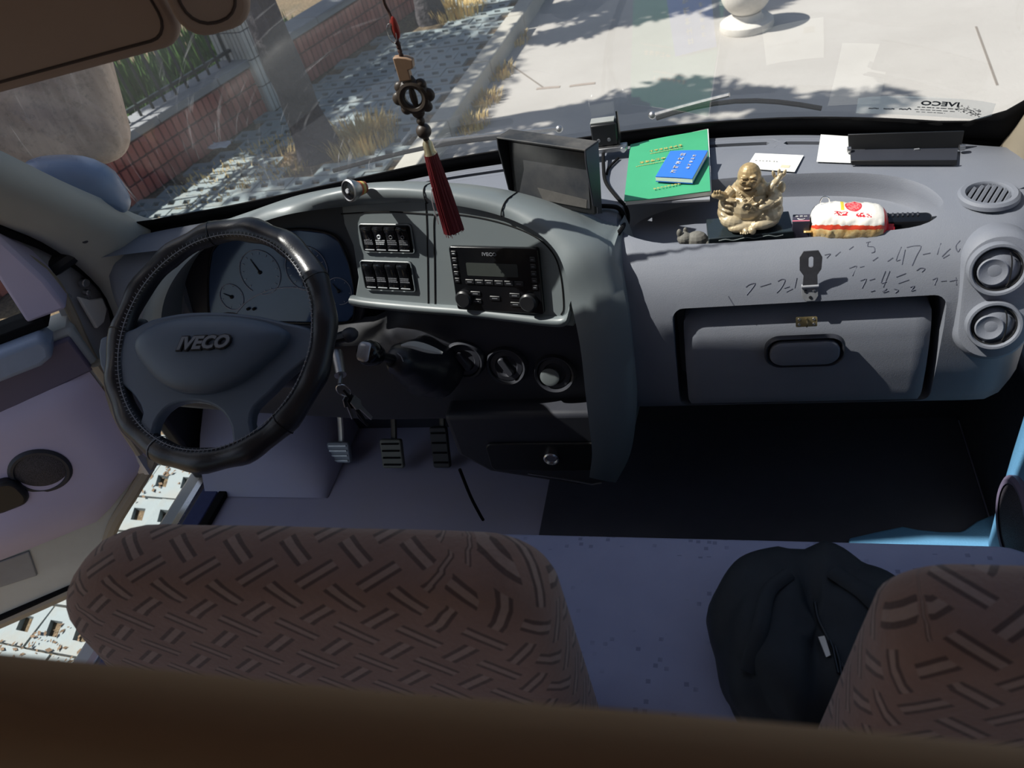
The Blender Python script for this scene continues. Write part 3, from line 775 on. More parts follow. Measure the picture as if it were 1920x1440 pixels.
# door mirror swung forward with the door
mir = thing('door_mirror', 'dusty door mirror head seen through the windscreen', 'mirror', (-1.0, 1.3, 1.32))
mc = P(60, 190, D=1.72)
mx_ = (P(300, 190, D=1.72) - P(-180, 210, D=1.66)).normalized(); mu = V((.0, .16, 1)).normalized(); mn = mx_.cross(mu).normalized(); mu = mn.cross(mx_)
MM = Matrix(((mx_.x, mu.x, mn.x, mc.x), (mx_.y, mu.y, mn.y, mc.y), (mx_.z, mu.z, mn.z, mc.z), (0, 0, 0, 1)))
out = rrect(.36, .30, .075, 8)
bm = BM(); cuts = [(1.0, -.01), (1.0, -.03), (.96, .0), (.85, .02), (.6, .034), (.25, .04)]
rings = [[MM @ V((x * .97, y * .97, -.055)) for x, y in out], [MM @ V((x, y, -.03)) for x, y in out]] + [[MM @ V((x * f, y * f, z)) for x, y in out] for f, z in ((.985, -.008), (.93, .012), (.8, .024), (.5, .033), (.1, .036))]
Gv = grid(bm, rings, closeu=True); face(bm, Gv[-1])
n = NT('dusty_mirror_shell'); cbm = n.n('ShaderNodeMapping'); cbm.inputs['Scale'].default_value = (30, 30, 4); n.l(n.obj(), cbm.inputs[0])
cc = n.mix(n.ramp(n.noise(1, 5, .6, cbm.outputs[0]), .35, .7), c3(170, 146, 130) + (1,), c3(206, 182, 164) + (1,)); cc = n.mix(n.M('MULTIPLY', n.ramp(n.noise(60, 4, .7), .5, .7), .5), cc, c3(120, 112, 100) + (1,))
n.bsdf(cc, .8); mk('mirror_shell', bm, n.m, mir, smooth=60)
bm = BM(); plate(bm, MM, [(x * .93, y * .93) for x, y in out], .004, -.060); mk('mirror_glass', bm, plain('mirror_silver', (.8, .8, .82), .05, 1, var=.01), mir)
bm = BM()   # lower housing
hc = P(145, 352, D=1.66)
G = []
for i in range(13):
    t = PI * i / 12; r = []
    for k in range(20):
        a = 2 * PI * k / 20; e = lambda v, p: math.copysign(abs(v) ** p, v)
        r.append(hc + mx_ * (.092 * e(math.sin(t), .7) * e(math.cos(a), .8)) + mn * (.055 * e(math.sin(t), .7) * e(math.sin(a), .8)) + mu * (.068 * e(math.cos(t), .75)) + mx_ * .03 * (-math.cos(t)))
    G.append(r)
grid(bm, G, closeu=True); mk('lower_housing', bm, plain('blue_grey_shell', c3(110, 128, 158), .3, var=.06), mir, smooth=70)
bm = BM(); tube(bm, [hc + mx_ * -.094 + mu * .012 + mx_ * .02 * math.sin(2 * PI * k / 16) + mu * (.022 * math.cos(2 * PI * k / 16)) for k in range(16)], .005, 6, closed=True); mk('chrome_ring', bm, M_silver, mir)
bm = BM(); tube(bm, spline([hc, hc + V((.03, -.05, -.08)), DP(.06, 1.38, -.09)], 5), .02, 10); tube(bm, [hc, mc + MM.to_3x3() @ V((.06, -.13, -.045))], .012, 10); mk('arm', bm, M_black, mir)

# ------------------------------------------------------------------ passenger door
d2 = thing('door_2', 'passenger door with blue lined trim at the right edge', 'door', (.92, .6, .72), kind='structure')
bm = BM(); box(bm, (.955, .58, .98), (.05, .96, .80)); mk('door_shell', bm, M_paint, d2, bevel=.01)
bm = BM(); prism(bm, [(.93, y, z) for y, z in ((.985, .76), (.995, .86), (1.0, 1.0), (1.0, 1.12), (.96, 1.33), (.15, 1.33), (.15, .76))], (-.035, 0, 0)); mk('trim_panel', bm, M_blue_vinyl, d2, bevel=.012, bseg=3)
MM = orient((.893, .90, .93), (-1, 0, 0))
bm = BM(); lathe(bm, [(.080, -.01), (.080, .006), (.073, .010), (.066, .009)], 36, MM); sp = mk('speaker', bm, M_lilacd, d2)
bm = BM(); lathe(bm, [(.067, .006), (.04, .009), (0, .010)], 30, MM); mk('speaker_grille', bm, M_mesh, sp)
bm = BM(); vs = [bm.verts.new(p) for p in ((.93, .15, 1.38), (.93, 1.05, 1.38), (.915, .98, 2.05), (.915, .15, 2.05))]; face(bm, vs); mk('window_glass', bm, M_glass2, d2, 0)
bm = BM(); box(bm, (.94, .58, 1.36), (.06, .96, .05)); mk('belt_ledge', bm, M_lilac, d2, bevel=.01)
bm = BM(); prism(bm, [P(u, v, z=.740) for u, v in ((1592, 1008), (1640, 997), (1692, 986), (1722, 992), (1764, 996), (1800, 996), (1808, 993), (1832, 976), (1866, 962), (1885, 1000), (1885, 1060), (1592, 1060))], (0, 0, -.018)); mk('sun_patch_sheet', bm, M_blue_vinyl, d2, bevel=.004)  # blue sheet cut to the outline of the sun patch on the floor
# ------------------------------------------------------------------ dashboard
def dome(bm, outline, centre, nrm, prof, closed_cap=True):
    "rings of a closed outline shrunk towards centre (factor f) and lifted along nrm by h"
    centre, nrm = V(centre), V(nrm)
    G = [[centre + (V(p) - centre) * f + nrm * h for p in outline] for f, h in prof]
    Gv = grid(bm, G, closeu=True)
    if closed_cap: face(bm, Gv[-1])
    return Gv
dash = thing('dashboard', 'grey van dashboard with glovebox, air vents and instrument console', 'dashboard', (0, 1.2, 1.05))
PROF = [(1.16, 1.393), (1.13, 1.388), (1.105, 1.380), (1.080, 1.366), (1.060, 1.347), (1.045, 1.322), (1.034, 1.295), (1.026, 1.255), (1.024, 1.18), (1.026, 1.115), (1.038, 1.083), (1.07, 1.062), (1.20, 1.05), (1.40, 1.05)]
xs = [-.90 + 1.80 * i / 72 for i in range(73)]
rows = []
for x in xs:
    k = .14 * (1 - max(0, min(1, (x - .17) / .10)))
    e = .05 * max(0, (abs(x) - .84) / .06) ** 2
    a = yf(x) - .004
    r = [V((x, a, 1.06)), V((x, a, 1.392)), V((x, a - .015, 1.3985)), V((x, a - .05, 1.4))]
    for j in (1, 2, 3): r.append(V((x, (a - .05) + (1.16 + k * .3 - (a - .05)) * j / 4, 1.4 - .004 * j / 4)))
    r += [V((x, y + k + e, z)) for y, z in PROF]
    rows.append(r)
bm = BM(); Gv = grid(bm, rows, closeu=True); face(bm, Gv[0]); face(bm, Gv[-1])
body = mk('dash_body', bm, M_dash, None)
# cutters: tray, glovebox, defroster slots, round top vent
def cutter(bm): 
    bmesh.ops.recalc_face_normals(bm, faces=bm.faces); me = bpy.data.meshes.new('cut'); bm.to_mesh(me); bm.free(); o = bpy.data.objects.new('cut', me); COL.objects.link(o); return o
TR = spline([V((x, y, 0)) for x, y in ((.262, 1.20), (.285, 1.245), (.34, 1.275), (.42, 1.288), (.53, 1.284), (.65, 1.266), (.725, 1.232), (.765, 1.18), (.768, 1.14), (.735, 1.112), (.65, 1.106), (.5, 1.106), (.38, 1.110), (.31, 1.125), (.27, 1.155))], 4, closed=True)
tc = V((.52, 1.19, 0))
def ring_at(f, z, dy=0): return [tc + V(((p.x - tc.x) * f, (p.y - tc.y) * f + dy, z)) for p in TR]
bm = BM(); G = grid(bm, [ring_at(.90, 1.356), ring_at(.935, 1.358), ring_at(.96, 1.366), ring_at(.975, 1.380), ring_at(.99, 1.392), ring_at(1.02, 1.401), ring_at(1.05, 1.44)], closeu=True); face(bm, G[0]); face(bm, G[-1])
cuts = [cutter(bm)]
bm = BM(); MM = orient((.560, 1.09, 1.195), (0, -1, 0)); plate(bm, MM, rrect(.408, .222, .018), .2, -.035); cuts.append(cutter(bm))
def slot(xa, xb, w, o):
    a = []; N = 14
    for i in range(N + 1): x = xa + (xb - xa) * i / N; a.append((x, yf(x) - o))
    up_ = [(x, y + w) for x, y in a]; dn = [(x, y - w) for x, y in a[::-1]]
    return up_ + [(xb + w * .8, a[-1][1])] + dn + [(xa - w * .8, a[0][1])]
SLOTS = [(.30, .522, .0065, .052), (.556, .74, .0065, .052), (-.165, .03, .0065, .05)]
for s in SLOTS:
    bm = BM(); prism(bm, [V((x, y, 1.37)) for x, y in slot(*s)], (0, 0, .06)); cuts.append(cutter(bm))
RV = V((.832, 1.165, 1.394))
bm = BM(); cyl(bm, RV - V((0, 0, .03)), RV + V((0, 0, .03)), .030, n=32); cuts.append(cutter(bm))
bm = BM(); box(bm, (-.43, 1.10, 1.30), (.50, .34, .42)); cuts.append(cutter(bm))
me = boolcut(body, cuts)
DB = mko('dash_body', me, M_dash, dash, 40)
bvh = BVHTree.FromPolygons([v.co.copy() for v in me.vertices], [tuple(p.vertices) for p in me.polygons])
def on(u, v, o=.0008):
    r = ray(u, v).normalized(); h = bvh.ray_cast(CAM_POS, r)
    return (h[0] - r * o, h[1]) if h[0] else (P(u, v, y=1.03), V((0, -1, 0)))
for s in SLOTS:   # raised surround line of each slot
    bm = BM(); q = slot(s[0] - .012, s[1] + .012, .017, s[3]); tube(bm, spline([V((x, y, 1.3985)) for x, y in q], 1, True), .0016, 5, closed=True); mk('slot_rim', bm, M_dash, dash)
    bm = BM(); prism(bm, [V((x, y, 1.372)) for x, y in slot(s[0], s[1], .006, s[3])], (0, 0, .002)); mk('slot_floor', bm, M_void, dash)

# round top vent with slanted slats
bm = BM(); lathe(bm, [(.030, -.012), (.030, .003), (.032, .006), (.038, .0065), (.042, .003), (.043, -.003)], 40, Matrix.Translation(RV)); tv = mk('round_vent', bm, M_dash, dash)
for i in range(-3, 4):
    w = .029; o = i * .0082; L = math.sqrt(max(1e-6, w * w - o * o)); a = math.radians(62)
    ex = V((math.cos(a), math.sin(a), 0)); ey = V((-ex.y, ex.x, 0)); c = RV + ey * o + V((0, 0, -.002))
    bm = BM(); R3 = Matrix((ex, ey, V((0, 0, 1)))).transposed(); box(bm, c, (2 * L, .0045, .009), R3 @ Matrix.Rotation(.5, 3, 'X')); mk('slat', bm, M_dash, tv)
bm = BM(); cyl(bm, RV - V((0, 0, .028)), RV - V((0, 0, .020)), .0295, n=32); mk('duct', bm, M_void, tv)

# passenger side vent pod with two eyeball vents
PN = V((-.06, -.93, .36)).normalized(); PU = (V((0, 0, 1)) - PN * PN.z).normalized(); PX = PU.cross(PN)
pc = P(1866, 556, y=1.036)
MM = Matrix(((PX.x, PU.x, PN.x, pc.x), (PX.y, PU.y, PN.y, pc.y), (PX.z, PU.z, PN.z, pc.z), (0, 0, 0, 1)))
bm = BM(); o2 = [MM @ V((x, y, 0)) for x, y in rrect(.098, .195, .047, 10)]
dome(bm, o2, pc, PN, [(1.06, -.05), (1.04, -.01), (1.0, .004), (.94, .010), (.86, .011)]); pod = mk('vent_pod', bm, M_dash, dash)
def eyeball(c, nrm, up, r, parent, turn=(.25, .0), m1=M_dash, m2=M_dash):
    MM = orient(c, nrm, up)
    bm = BM(); lathe(bm, [(r * .80, -.012), (r * .82, .002), (r * .88, .006), (r * .97, .006), (r, .002), (r, -.01)], 44, MM); rg = mk('air_vent', bm, m1, parent)
    bm = BM(); ball(bm, MM @ V((0, 0, -.012)), (r * .80, r * .80, .016), 32, 14, MM.to_3x3()); mk('vent_ball', bm, m2, rg)
    bm = BM(); MM2 = MM @ Matrix.Translation((-r * .18, -r * .06, .001)); lathe(bm, [(r * .50, .0), (r * .52, .004), (r * .48, .0055), (r * .40, .004), (r * .2, .0015), (0, .001)], 36, MM2); mk('vent_dial', bm, m2, rg)
    bm = BM(); tube(bm, [MM @ V((r * .79 * math.cos(a), r * .79 * math.sin(a), .0015)) for a in [2 * PI * k / 40 for k in range(40)]], .0012, 5, closed=True); mk('vent_gap', bm, M_void, rg)
    bm = BM(); tube(bm, [MM @ V((r * (.3 + .12 * math.cos(a)), r * .62 * math.sin(a), .0038)) for a in [-PI / 2 + PI * k / 16 for k in range(17)]], .0011, 5); mk('vent_flap_line', bm, M_void, rg)
eyeball(P(1869, 503, y=1.040) + PN * .006, PN, PU, .039, pod)
eyeball(P(1862, 608, y=1.008) + PN * .004, PN, PU, .037, pod)

# glovebox door, pull and hasp parts
GX0, GX1, GZ0, GZ1 = .372, .750, 1.096, 1.281
bm = BM(); rows = []
def gy(z): return lerp([(1.08, 1.026), (1.12, 1.020), (1.17, 1.021), (1.21, 1.026), (1.245, 1.034), (1.268, 1.044), (1.281, 1.056)], z)
o2 = [((GX0 + GX1) / 2 + x, (GZ0 + GZ1) / 2 + z) for x, z in rrect(GX1 - GX0, GZ1 - GZ0, .016, 6)]
zs = [GZ0 + (GZ1 - GZ0) * i / 16 for i in range(17)]; xs2 = [GX0 + (GX1 - GX0) * j / 30 for j in range(31)]
def corner(x, z):
    rr = .016
    cx = max(GX0 + rr - x, x - GX1 + rr, 0); cz = max(GZ0 + rr - z, z - GZ1 + rr, 0)
    return cx, cz
for z in zs:
    r = []
    for x in xs2:
        cx, cz = corner(x, z); d = math.hypot(cx, cz); X, Z = x, z
        if d > .016: f = .016 / d; X = x + (cx * (1 - f)) * (1 if x < .56 else -1); Z = z + cz * (1 - f) * (1 if z < 1.2 else -1)
        edge = min(X - GX0, GX1 - X, Z - GZ0 + .0, GZ1 - Z)
        r.append(V((X, gy(Z) + .006 * max(0, 1 - edge / .012) ** 2, Z)))
    rows.append(r)
back = [[p + V((0, .045, 0)) for p in r] for r in rows]
Ga = grid(bm, rows); 
loop = rows[0][:-1] + [r[-1] for r in rows[:-1]] + rows[-1][:0:-1] + [r[0] for r in rows[:0:-1]]
grid(bm, [loop, [p + V((0, .03, 0)) for p in loop]], closeu=True)
gd = mk('glovebox_door', bm, M_dash, dash, smooth=50)
hc_ = P(1508, 660, y=1.018)
MM = orient(hc_ + V((0, .004, .002)), (0, -1, .05))
bm = BM(); o3 = [MM @ V((x, y, 0)) for x, y in rrect(.124, .060, .024, 6)]; dome(bm, o3, hc_, (0, -1, 0), [(1.0, 0), (1.0, .006), (.96, .009), (.90, .005), (.86, -.006)]); pf = mk('pull_frame', bm, M_dark, gd)
bm = BM(); o3 = [MM @ V((x, y - .003, .004)) for x, y in rrect(.108, .047, .020, 6)]; dome(bm, o3, hc_ + V((0, 0, -.003)), (0, -1, .3), [(1, -.004), (1, .003), (.95, .007), (.8, .009), (.4, .009)]); mk('pull_flap', bm, M_dash, pf)

# ------------------------------------------------------------------ instrument console (brow, fascia, lower panels)
S_ = [(262, 640, 1.11), (272, 570, 1.13), (295, 505, 1.155), (335, 460, 1.18), (400, 422, 1.20), (470, 396, 1.20), (545, 371, 1.19), (640, 353, 1.175), (720, 346, 1.165), (800, 347, 1.16), (880, 353, 1.155), (960, 367, 1.145), (1035, 390, 1.13), (1095, 425, 1.10), (1135, 465, 1.07), (1162, 520, 1.045), (1178, 590, 1.02), (1188, 680, 1.005), (1193, 770, 1.0), (1182, 850, 1.0), (1155, 905, 1.0)]
L_ = [(300, 640, 1.08), (305, 575, 1.095), (325, 525, 1.11), (365, 478, 1.13), (425, 440, 1.14), (485, 418, 1.14), (550, 400, 1.135), (640, 388, 1.125), (720, 381, 1.12), (800, 380, 1.115), (870, 388, 1.11), (940, 405, 1.10), (1000, 432, 1.085), (1040, 468, 1.07), (1060, 512, 1.06), (1072, 572, 1.015), (1088, 650, .99), (1098, 740, .97), (1105, 800, .96), (1110, 850, .96), (1105, 895, .96)]
FO, FE, FU = V((-.02, 1.12, 1.414)), V((.985, -.174, 0)), V((0, .28, .96)).normalized()
FE = FE.normalized(); FU = (FU - FE * FU.dot(FE)).normalized(); FN = FE.cross(FU) * 1.0
if FN.y > 0: FN = -FN
S3 = [P(u, v, y=y) for u, v, y in S_]; L3 = [P(u, v, y=y) if not 7 <= i <= 14 else P(u, v, pl=(FO + FN * (.009 + .012 * max(0, i - 11)), FN)) for i, (u, v, y) in enumerate(L_)]
SS = spline(S3, 5); LL = spline(L3, 5); NS = len(SS)
back1 = []; back2 = []
for i, s in enumerate(SS):
    t = i / (NS - 1)
    zz = max(1.385, s.z - .05) if s.z > 1.40 else s.z
    far = .06 * max(0, min(1, (t - .6) / .1))
    back1.append(V((s.x, s.y + .035, (s.z + zz) / 2 + .012 if s.z > 1.40 else s.z)))
    back2.append(V((s.x + (.01 if t > .6 else 0), s.y + .075 + far, zz)))
rows = [back2, back1, SS]
for f, b in ((.25, .012), (.5, .016), (.78, .012)): rows.append([s.lerp(l, f) + V((0, -.55, .6)) * b for s, l in zip(SS, LL)])
rows.append(LL); rows.append([l + V((0, .008, -.004)) for l in LL])
inner = []
for i, l in enumerate(LL):
    st = i / 5
    d = .085 if st < 6.5 else .085 - .055 * min(1, (st - 6.5) / 1.2)
    inner.append(l + V((0, d, -.008)))
rows.append(inner)
bm = BM(); grid(bm, rows); mk('console_brow', bm, M_console, dash, smooth=55)
for st in (9.0, 11.0):   # joints between the brow pieces
    bm = BM(); i = int(st * 5); pts = [r[i] + V((0, -.0012, .0006)) for r in rows[1:8]]; tube(bm, spline(pts, 3), .0012, 5); mk('brow_joint', bm, M_void, dash)

def FL(u, v):
    p = P(u, v, pl=(FO, FN)) - FO; return p.dot(FE), p.dot(FU)
def F3(s, t, o=0): return FO + FE * s + FU * t + FN * o
def FM(s, t, o=0):
    c = F3(s, t, o); return Matrix(((FE.x, FU.x, FN.x, c.x), (FE.y, FU.y, FN.y, c.y), (FE.z, FU.z, FN.z, c.z), (0, 0, 0, 1)))
poly = [(640, 384), (720, 376), (800, 375), (872, 384), (945, 402), (1006, 430), (1048, 466), (1070, 512), (1080, 590), (1075, 612), (900, 596), (800, 585), (740, 580), (664, 572), (672, 520), (662, 460), (645, 420)]
bm = BM(); prism(bm, [F3(*FL(u, v), 0) for u, v in poly], -FN * .03); fascia = mk('fascia', bm, M_console, dash, bevel=.002)
for pts in ([(798, 372), (801, 440), (803, 575)], [(640, 401), (720, 397), (800, 401), (812, 402)], [(816, 573), (815, 480), (814, 412), (822, 401), (840, 400), (900, 408), (960, 424), (1010, 448), (1040, 480), (1052, 520), (1057, 575), (1052, 590)]):
    bm = BM(); tube(bm, spline([F3(*FL(u, v), .0004) for u, v in pts], 4), .0013, 5); mk('panel_seam', bm, M_void, fascia)
bm = BM()   # ledge below switches and radio
lp = spline([F3(*FL(u, v), 0) for u, v in ((660, 560), (700, 566), (800, 575), (870, 580), (960, 590), (1030, 598), (1062, 596), (1072, 570))], 4)
G = [[p + FN * a + FU * b for p in lp] for a, b in ((-.005, .006), (.004, .007), (.012, .002), (.013, -.004), (.006, -.012), (-.01, -.014))]
grid(bm, G); mk('ledge', bm, M_console, dash, smooth=60)

# cluster hood back, cluster face, gauges
KN = V((.0, -.93, .37)).normalized(); KP = V((-.447, 1.20, 1.32))
def K(u, v, o=0): return P(u, v, pl=(KP + KN * o, KN))
surr = [(262, 650), (275, 540), (330, 470), (420, 425), (500, 400), (580, 388), (650, 380), (690, 400), (690, 560), (676, 610), (640, 645), (400, 655)]
bm = BM(); prism(bm, [K(u, v) for u, v in surr], -KN * .02); mk('cluster_surround', bm, M_dark, dash, bevel=.004)
cl = [(394, 596), (390, 560), (391, 510), (397, 472), (412, 454), (440, 446), (500, 436), (560, 430), (610, 436), (636, 452), (654, 492), (664, 540), (664, 590), (652, 604), (600, 606), (500, 604), (420, 603)]
M_cl = plain('cluster_lens_blue', c3(70, 92, 128), .12, var=.08, scale=14, spec=.6)
bm = BM(); prism(bm, [K(u, v, .004) for u, v in cl], -KN * .012); clu = mk('instrument_cluster', bm, M_cl, dash, bevel=.003)
bm = BM(); tube(bm, spline([K(u, v, .005) for u, v in cl], 3, True), .0022, 6, closed=True); mk('cluster_rim', bm, M_black, clu)
M_ring = plain('gauge_ring', c3(176, 180, 196), .4, var=.03)
def gauge(u, v, r, a0, a1, n_t):
    c = K(u, v, .0055); sc = (K(u + 10, v, .0055) - c).length / 10
    ex = V((1, 0, 0)); ey = KN.cross(ex).normalized() * (1 if KN.cross(ex).z > 0 else -1)
    N = 40; pts = [c + ex * (r * math.cos(a0 + (a1 - a0) * k / N)) + ey * (r * math.sin(a0 + (a1 - a0) * k / N)) for k in range(N + 1)]
    bm = BM(); tube(bm, pts, .0008, 5); g = mk('gauge_ring', bm, M_ring, clu)
    bm = BM()
    for k in range(n_t):
        a = a0 + (a1 - a0) * (k + .5) / n_t; d = ex * math.cos(a) + ey * math.sin(a); w = ex * -math.sin(a) + ey * math.cos(a)
        p0, p1 = c + d * r * .80, c + d * r * .90; prism(bm, [p0 - w * .0006, p1 - w * .0006, p1 + w * .0006, p0 + w * .0006], KN * .0003)
    mk('gauge_tick', bm, M_ring, g)['kind'] = 'stuff'
    bm = BM(); a = a0 * .35 + a1 * .65; d = ex * math.cos(a) + ey * math.sin(a); tube(bm, [c, c + d * r * .7], [.0016, .0006], 6); ball(bm, c, .004, 10, 8); mk('needle', bm, M_black, g)
gauge(487, 511, .047, -.75 * PI / 1.35, 1.30 * PI, 14)
gauge(574, 504, .047, -.35 * PI, 1.40 * PI, 14)
gauge(434, 557, .028, -.45 * PI, 1.55 * PI, 6)
gauge(635, 546, .028, -.55 * PI, 1.35 * PI, 6)
bm = BM(); tube(bm, spline([K(u, v, .0055) for u, v in ((442, 588), (462, 566), (490, 550), (525, 540), (565, 541), (600, 556), (628, 580))], 4), .0011, 5); mk('cluster_arc', bm, M_ring, clu)
for u in (466, 477):
    bm = BM(); c = K(u, 579, .005); cyl(bm, c, c + KN * .004, .0032, n=12); mk('cluster_button', bm, M_void, clu)

# rocker switch banks
M_icon = plain('switch_icon', c3(196, 200, 205), .6)
def bank(quad, row):
    q = [FL(u, v) for u, v in quad]
    s0 = (q[0][0] + q[3][0]) / 2; s1 = (q[1][0] + q[2][0]) / 2; t1 = (q[0][1] + q[1][1]) / 2; t0 = (q[2][1] + q[3][1]) / 2
    w, h = s1 - s0, t1 - t0; cs, ct = (s0 + s1) / 2, (t0 + t1) / 2
    bm = BM(); plate(bm, FM(cs, ct), rrect(w, h, .006), .004, -.002); b = mk('switch_bank', bm, M_black, dash, bevel=.0015)
    bm = BM(); tube(bm, [F3(cs + x, ct + y, .003) for x, y in rrect(w - .002, h - .002, .006)], .0016, 6, closed=True); mk('bank_frame', bm, M_console, b)
    sw = (w - .012) / 4
    for i in range(4):
        x = cs - w / 2 + .006 + sw * (i + .5)
        bm = BM(); yy = [-.42, -.34, -.2, 0, .2, .34, .42]; hh = [.004, .0075, .0070, .0062, .0078, .0115, .009]
        G = [[F3(x + dx * (sw - .002), ct + y * h, o if abs(dx) < .49 else o - .001) for dx in (-.5, -.46, .46, .5)] for y, o in zip(yy, hh)]
        G = [[p - FN * .012 for p in G[0]]] + G + [[p - FN * .014 for p in G[-1]]]
        grid(bm, G); rk = mk('rocker', bm, M_gloss, b, smooth=50)
        bm = BM(); plate(bm, FM(x, ct - .36 * h, .0076), [(-sw * .40, -.0007), (sw * .40, -.0007), (sw * .40, .0007), (-sw * .40, .0007)], .0006); mk('light_bar', bm, M_icon, b)
        # printed symbol and text block
        bm = BM(); yb = ct - .02 * h
        if row == 0:
            if i == 0: tube(bm, [F3(x + a * .004, yb + .0045 + c * .004, .0082) for a, c in ((-1, -1), (1, -1), (0, 1))], .0006, 4, closed=True)
            else: tube(bm, [F3(x + .0032 * math.cos(a), yb + .0055 + .0032 * math.sin(a), .0082) for a in [2 * PI * k / 12 for k in range(12)]], .0006 if i != 1 else .0015, 4, closed=True)
        rnd = random.Random(i + 10 * row)
        for r_ in range(3 if row == 0 else 3):
            xx = -sw * .36
            while xx < sw * .34:
                L = rnd.uniform(.0012, .003); plate(bm, FM(x + xx, yb - .002 - r_ * .0034, .0075), [(0, 0), (L, 0), (L, .0018), (0, .0018)], .0004); xx += L + .0008
        mk('symbol', bm, M_icon if row == 0 and i == 1 else M_dim, rk, 0)
bank([(677, 419), (775, 419), (777, 474), (680, 474)], 0)
bank([(679, 488), (775, 489), (779, 546), (684, 544)], 1)

# lower panels
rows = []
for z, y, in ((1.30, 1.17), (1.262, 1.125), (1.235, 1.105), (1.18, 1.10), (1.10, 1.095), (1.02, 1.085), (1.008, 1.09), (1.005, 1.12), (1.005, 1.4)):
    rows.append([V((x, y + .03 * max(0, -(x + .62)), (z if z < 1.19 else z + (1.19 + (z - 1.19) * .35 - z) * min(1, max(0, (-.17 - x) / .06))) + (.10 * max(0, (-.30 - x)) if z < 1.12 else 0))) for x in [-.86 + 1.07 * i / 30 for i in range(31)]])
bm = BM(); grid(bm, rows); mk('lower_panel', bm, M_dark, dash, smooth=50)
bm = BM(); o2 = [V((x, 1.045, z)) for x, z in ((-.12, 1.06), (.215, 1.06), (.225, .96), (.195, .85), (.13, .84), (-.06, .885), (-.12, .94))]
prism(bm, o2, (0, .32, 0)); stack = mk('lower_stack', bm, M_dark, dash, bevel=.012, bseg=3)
MM = orient((.07, 1.040, .945), (0, -1, .1))
bm = BM(); plate(bm, MM, rrect(.235, .075, .014), .006, 0); tr_ = mk('ashtray', bm, M_black, dash, bevel=.003)
bm = BM(); lathe(bm, [(.016, 0), (.016, .012), (.013, .014), (.011, .008), (0, .008)], 24, MM @ Matrix.Translation((.02, .004, .004))); mk('power_socket', bm, M_chrome, tr_)
bm = BM(); tube(bm, [P(u, v, y=1.03) for u, v in ((990, 888), (1050, 897), (1110, 908), (1128, 905))], .002, 6); mk('ashtray_edge', bm, M_steel, tr_)
# heater dials and centre vent
for (u, v, dia) in ((872, 673, 1), (951, 683, 1), (1041, 697, 0)):
    c = P(u, v, y=1.095); nrm = V((.0, -.96, .25)).normalized()
    MM = orient(c, nrm); r = .038
    bm = BM(); lathe(bm, [(r * .86, .0), (r * .90, .012), (r * 1.0, .014), (r * 1.08, .008), (r * 1.12, -.012)], 44, MM); hd = mk('heater_dial' if dia else 'air_vent', bm, M_dark, dash)
    bm = BM(); lathe(bm, [(r * .86, .002), (r * .84, .008), (r * .6, .009), (r * .52, .004), (0, .004)], 36, MM); mk('dial_face', bm, M_dark, hd)
    bm = BM()
    if dia: plate(bm, MM @ Matrix.Rotation(.5, 4, 'Z'), rrect(r * .34, r * 1.1, r * .15), .014, .003)
    else: lathe(bm, [(r * .45, .004), (r * .5, .012), (r * .3, .014), (0, .012)], 30, MM @ Matrix.Translation((-r * .25, -r * .15, 0)))
    mk('grip', bm, M_console if not dia else M_dark, hd, bevel=.002 if dia else 0)
# ------------------------------------------------------------------ steering wheel
WC = P(407, 640, D=1.31); WN_ = V((0, -.559, .829)); WT = V((0, .829, .559)); WX = V((1, 0, 0))
def W3(a, r, o=0): return WC + (WX * math.cos(a) + WT * math.sin(a)) * r + WN_ * o
def WPx(u, v, o=0): return P(u, v, pl=(WC + WN_ * o, WN_))
sw = thing('steering_wheel', 'black leather wrapped steering wheel with stitched rim and raised lettering', 'steering wheel', WC)
bm = BM(); G = []
NR = 96
for i in range(NR):
    a = 2 * PI * i / NR
    lob = .0022 * math.sin(a * 15) + .0012 * noise.noise(V((math.cos(a) * 4, math.sin(a) * 4, 0)))
    ring = []
    for k in range(16):
        b = 2 * PI * k / 16
        rr = .0205 + lob * (1 if math.cos(b) > -.3 else .5) + (.001 * noise.noise(V((math.cos(a) * 9, math.sin(a) * 9, b))))
        ring.append(W3(a, .203 + math.cos(b) * rr, math.sin(b) * rr * .92))
    G.append(ring)
grid(bm, G, closeu=True, closev=True); rim = mk('rim', bm, M_leather, sw, smooth=80)
bm = BM(); tube(bm, [W3(2 * PI * i / 120, .1880, .0150) for i in range(120)], .0009, 5, closed=True); mk('rim_seam', bm, M_thread, rim)
bm = BM()
for i in range(150):
    a = 2 * PI * i / 150; tube(bm, [W3(a, .1848, .0122), W3(a + .010, .1882, .0160), W3(a + .005, .1920, .0180)], .0006, 4)
mk('stitching', bm, M_thread, rim, 0)['kind'] = 'stuff'
for i in range(5):
    a = .5 + i * 1.25; bm = BM(); tube(bm, [W3(a + .004 * math.sin(b * 3), .203 + math.cos(b) * .0222, math.sin(b) * .0208) for b in [2 * PI * k / 20 for k in range(20)]], .0009, 4, closed=True); mk('cover_seam', bm, M_thread if i == 3 else M_black, rim)
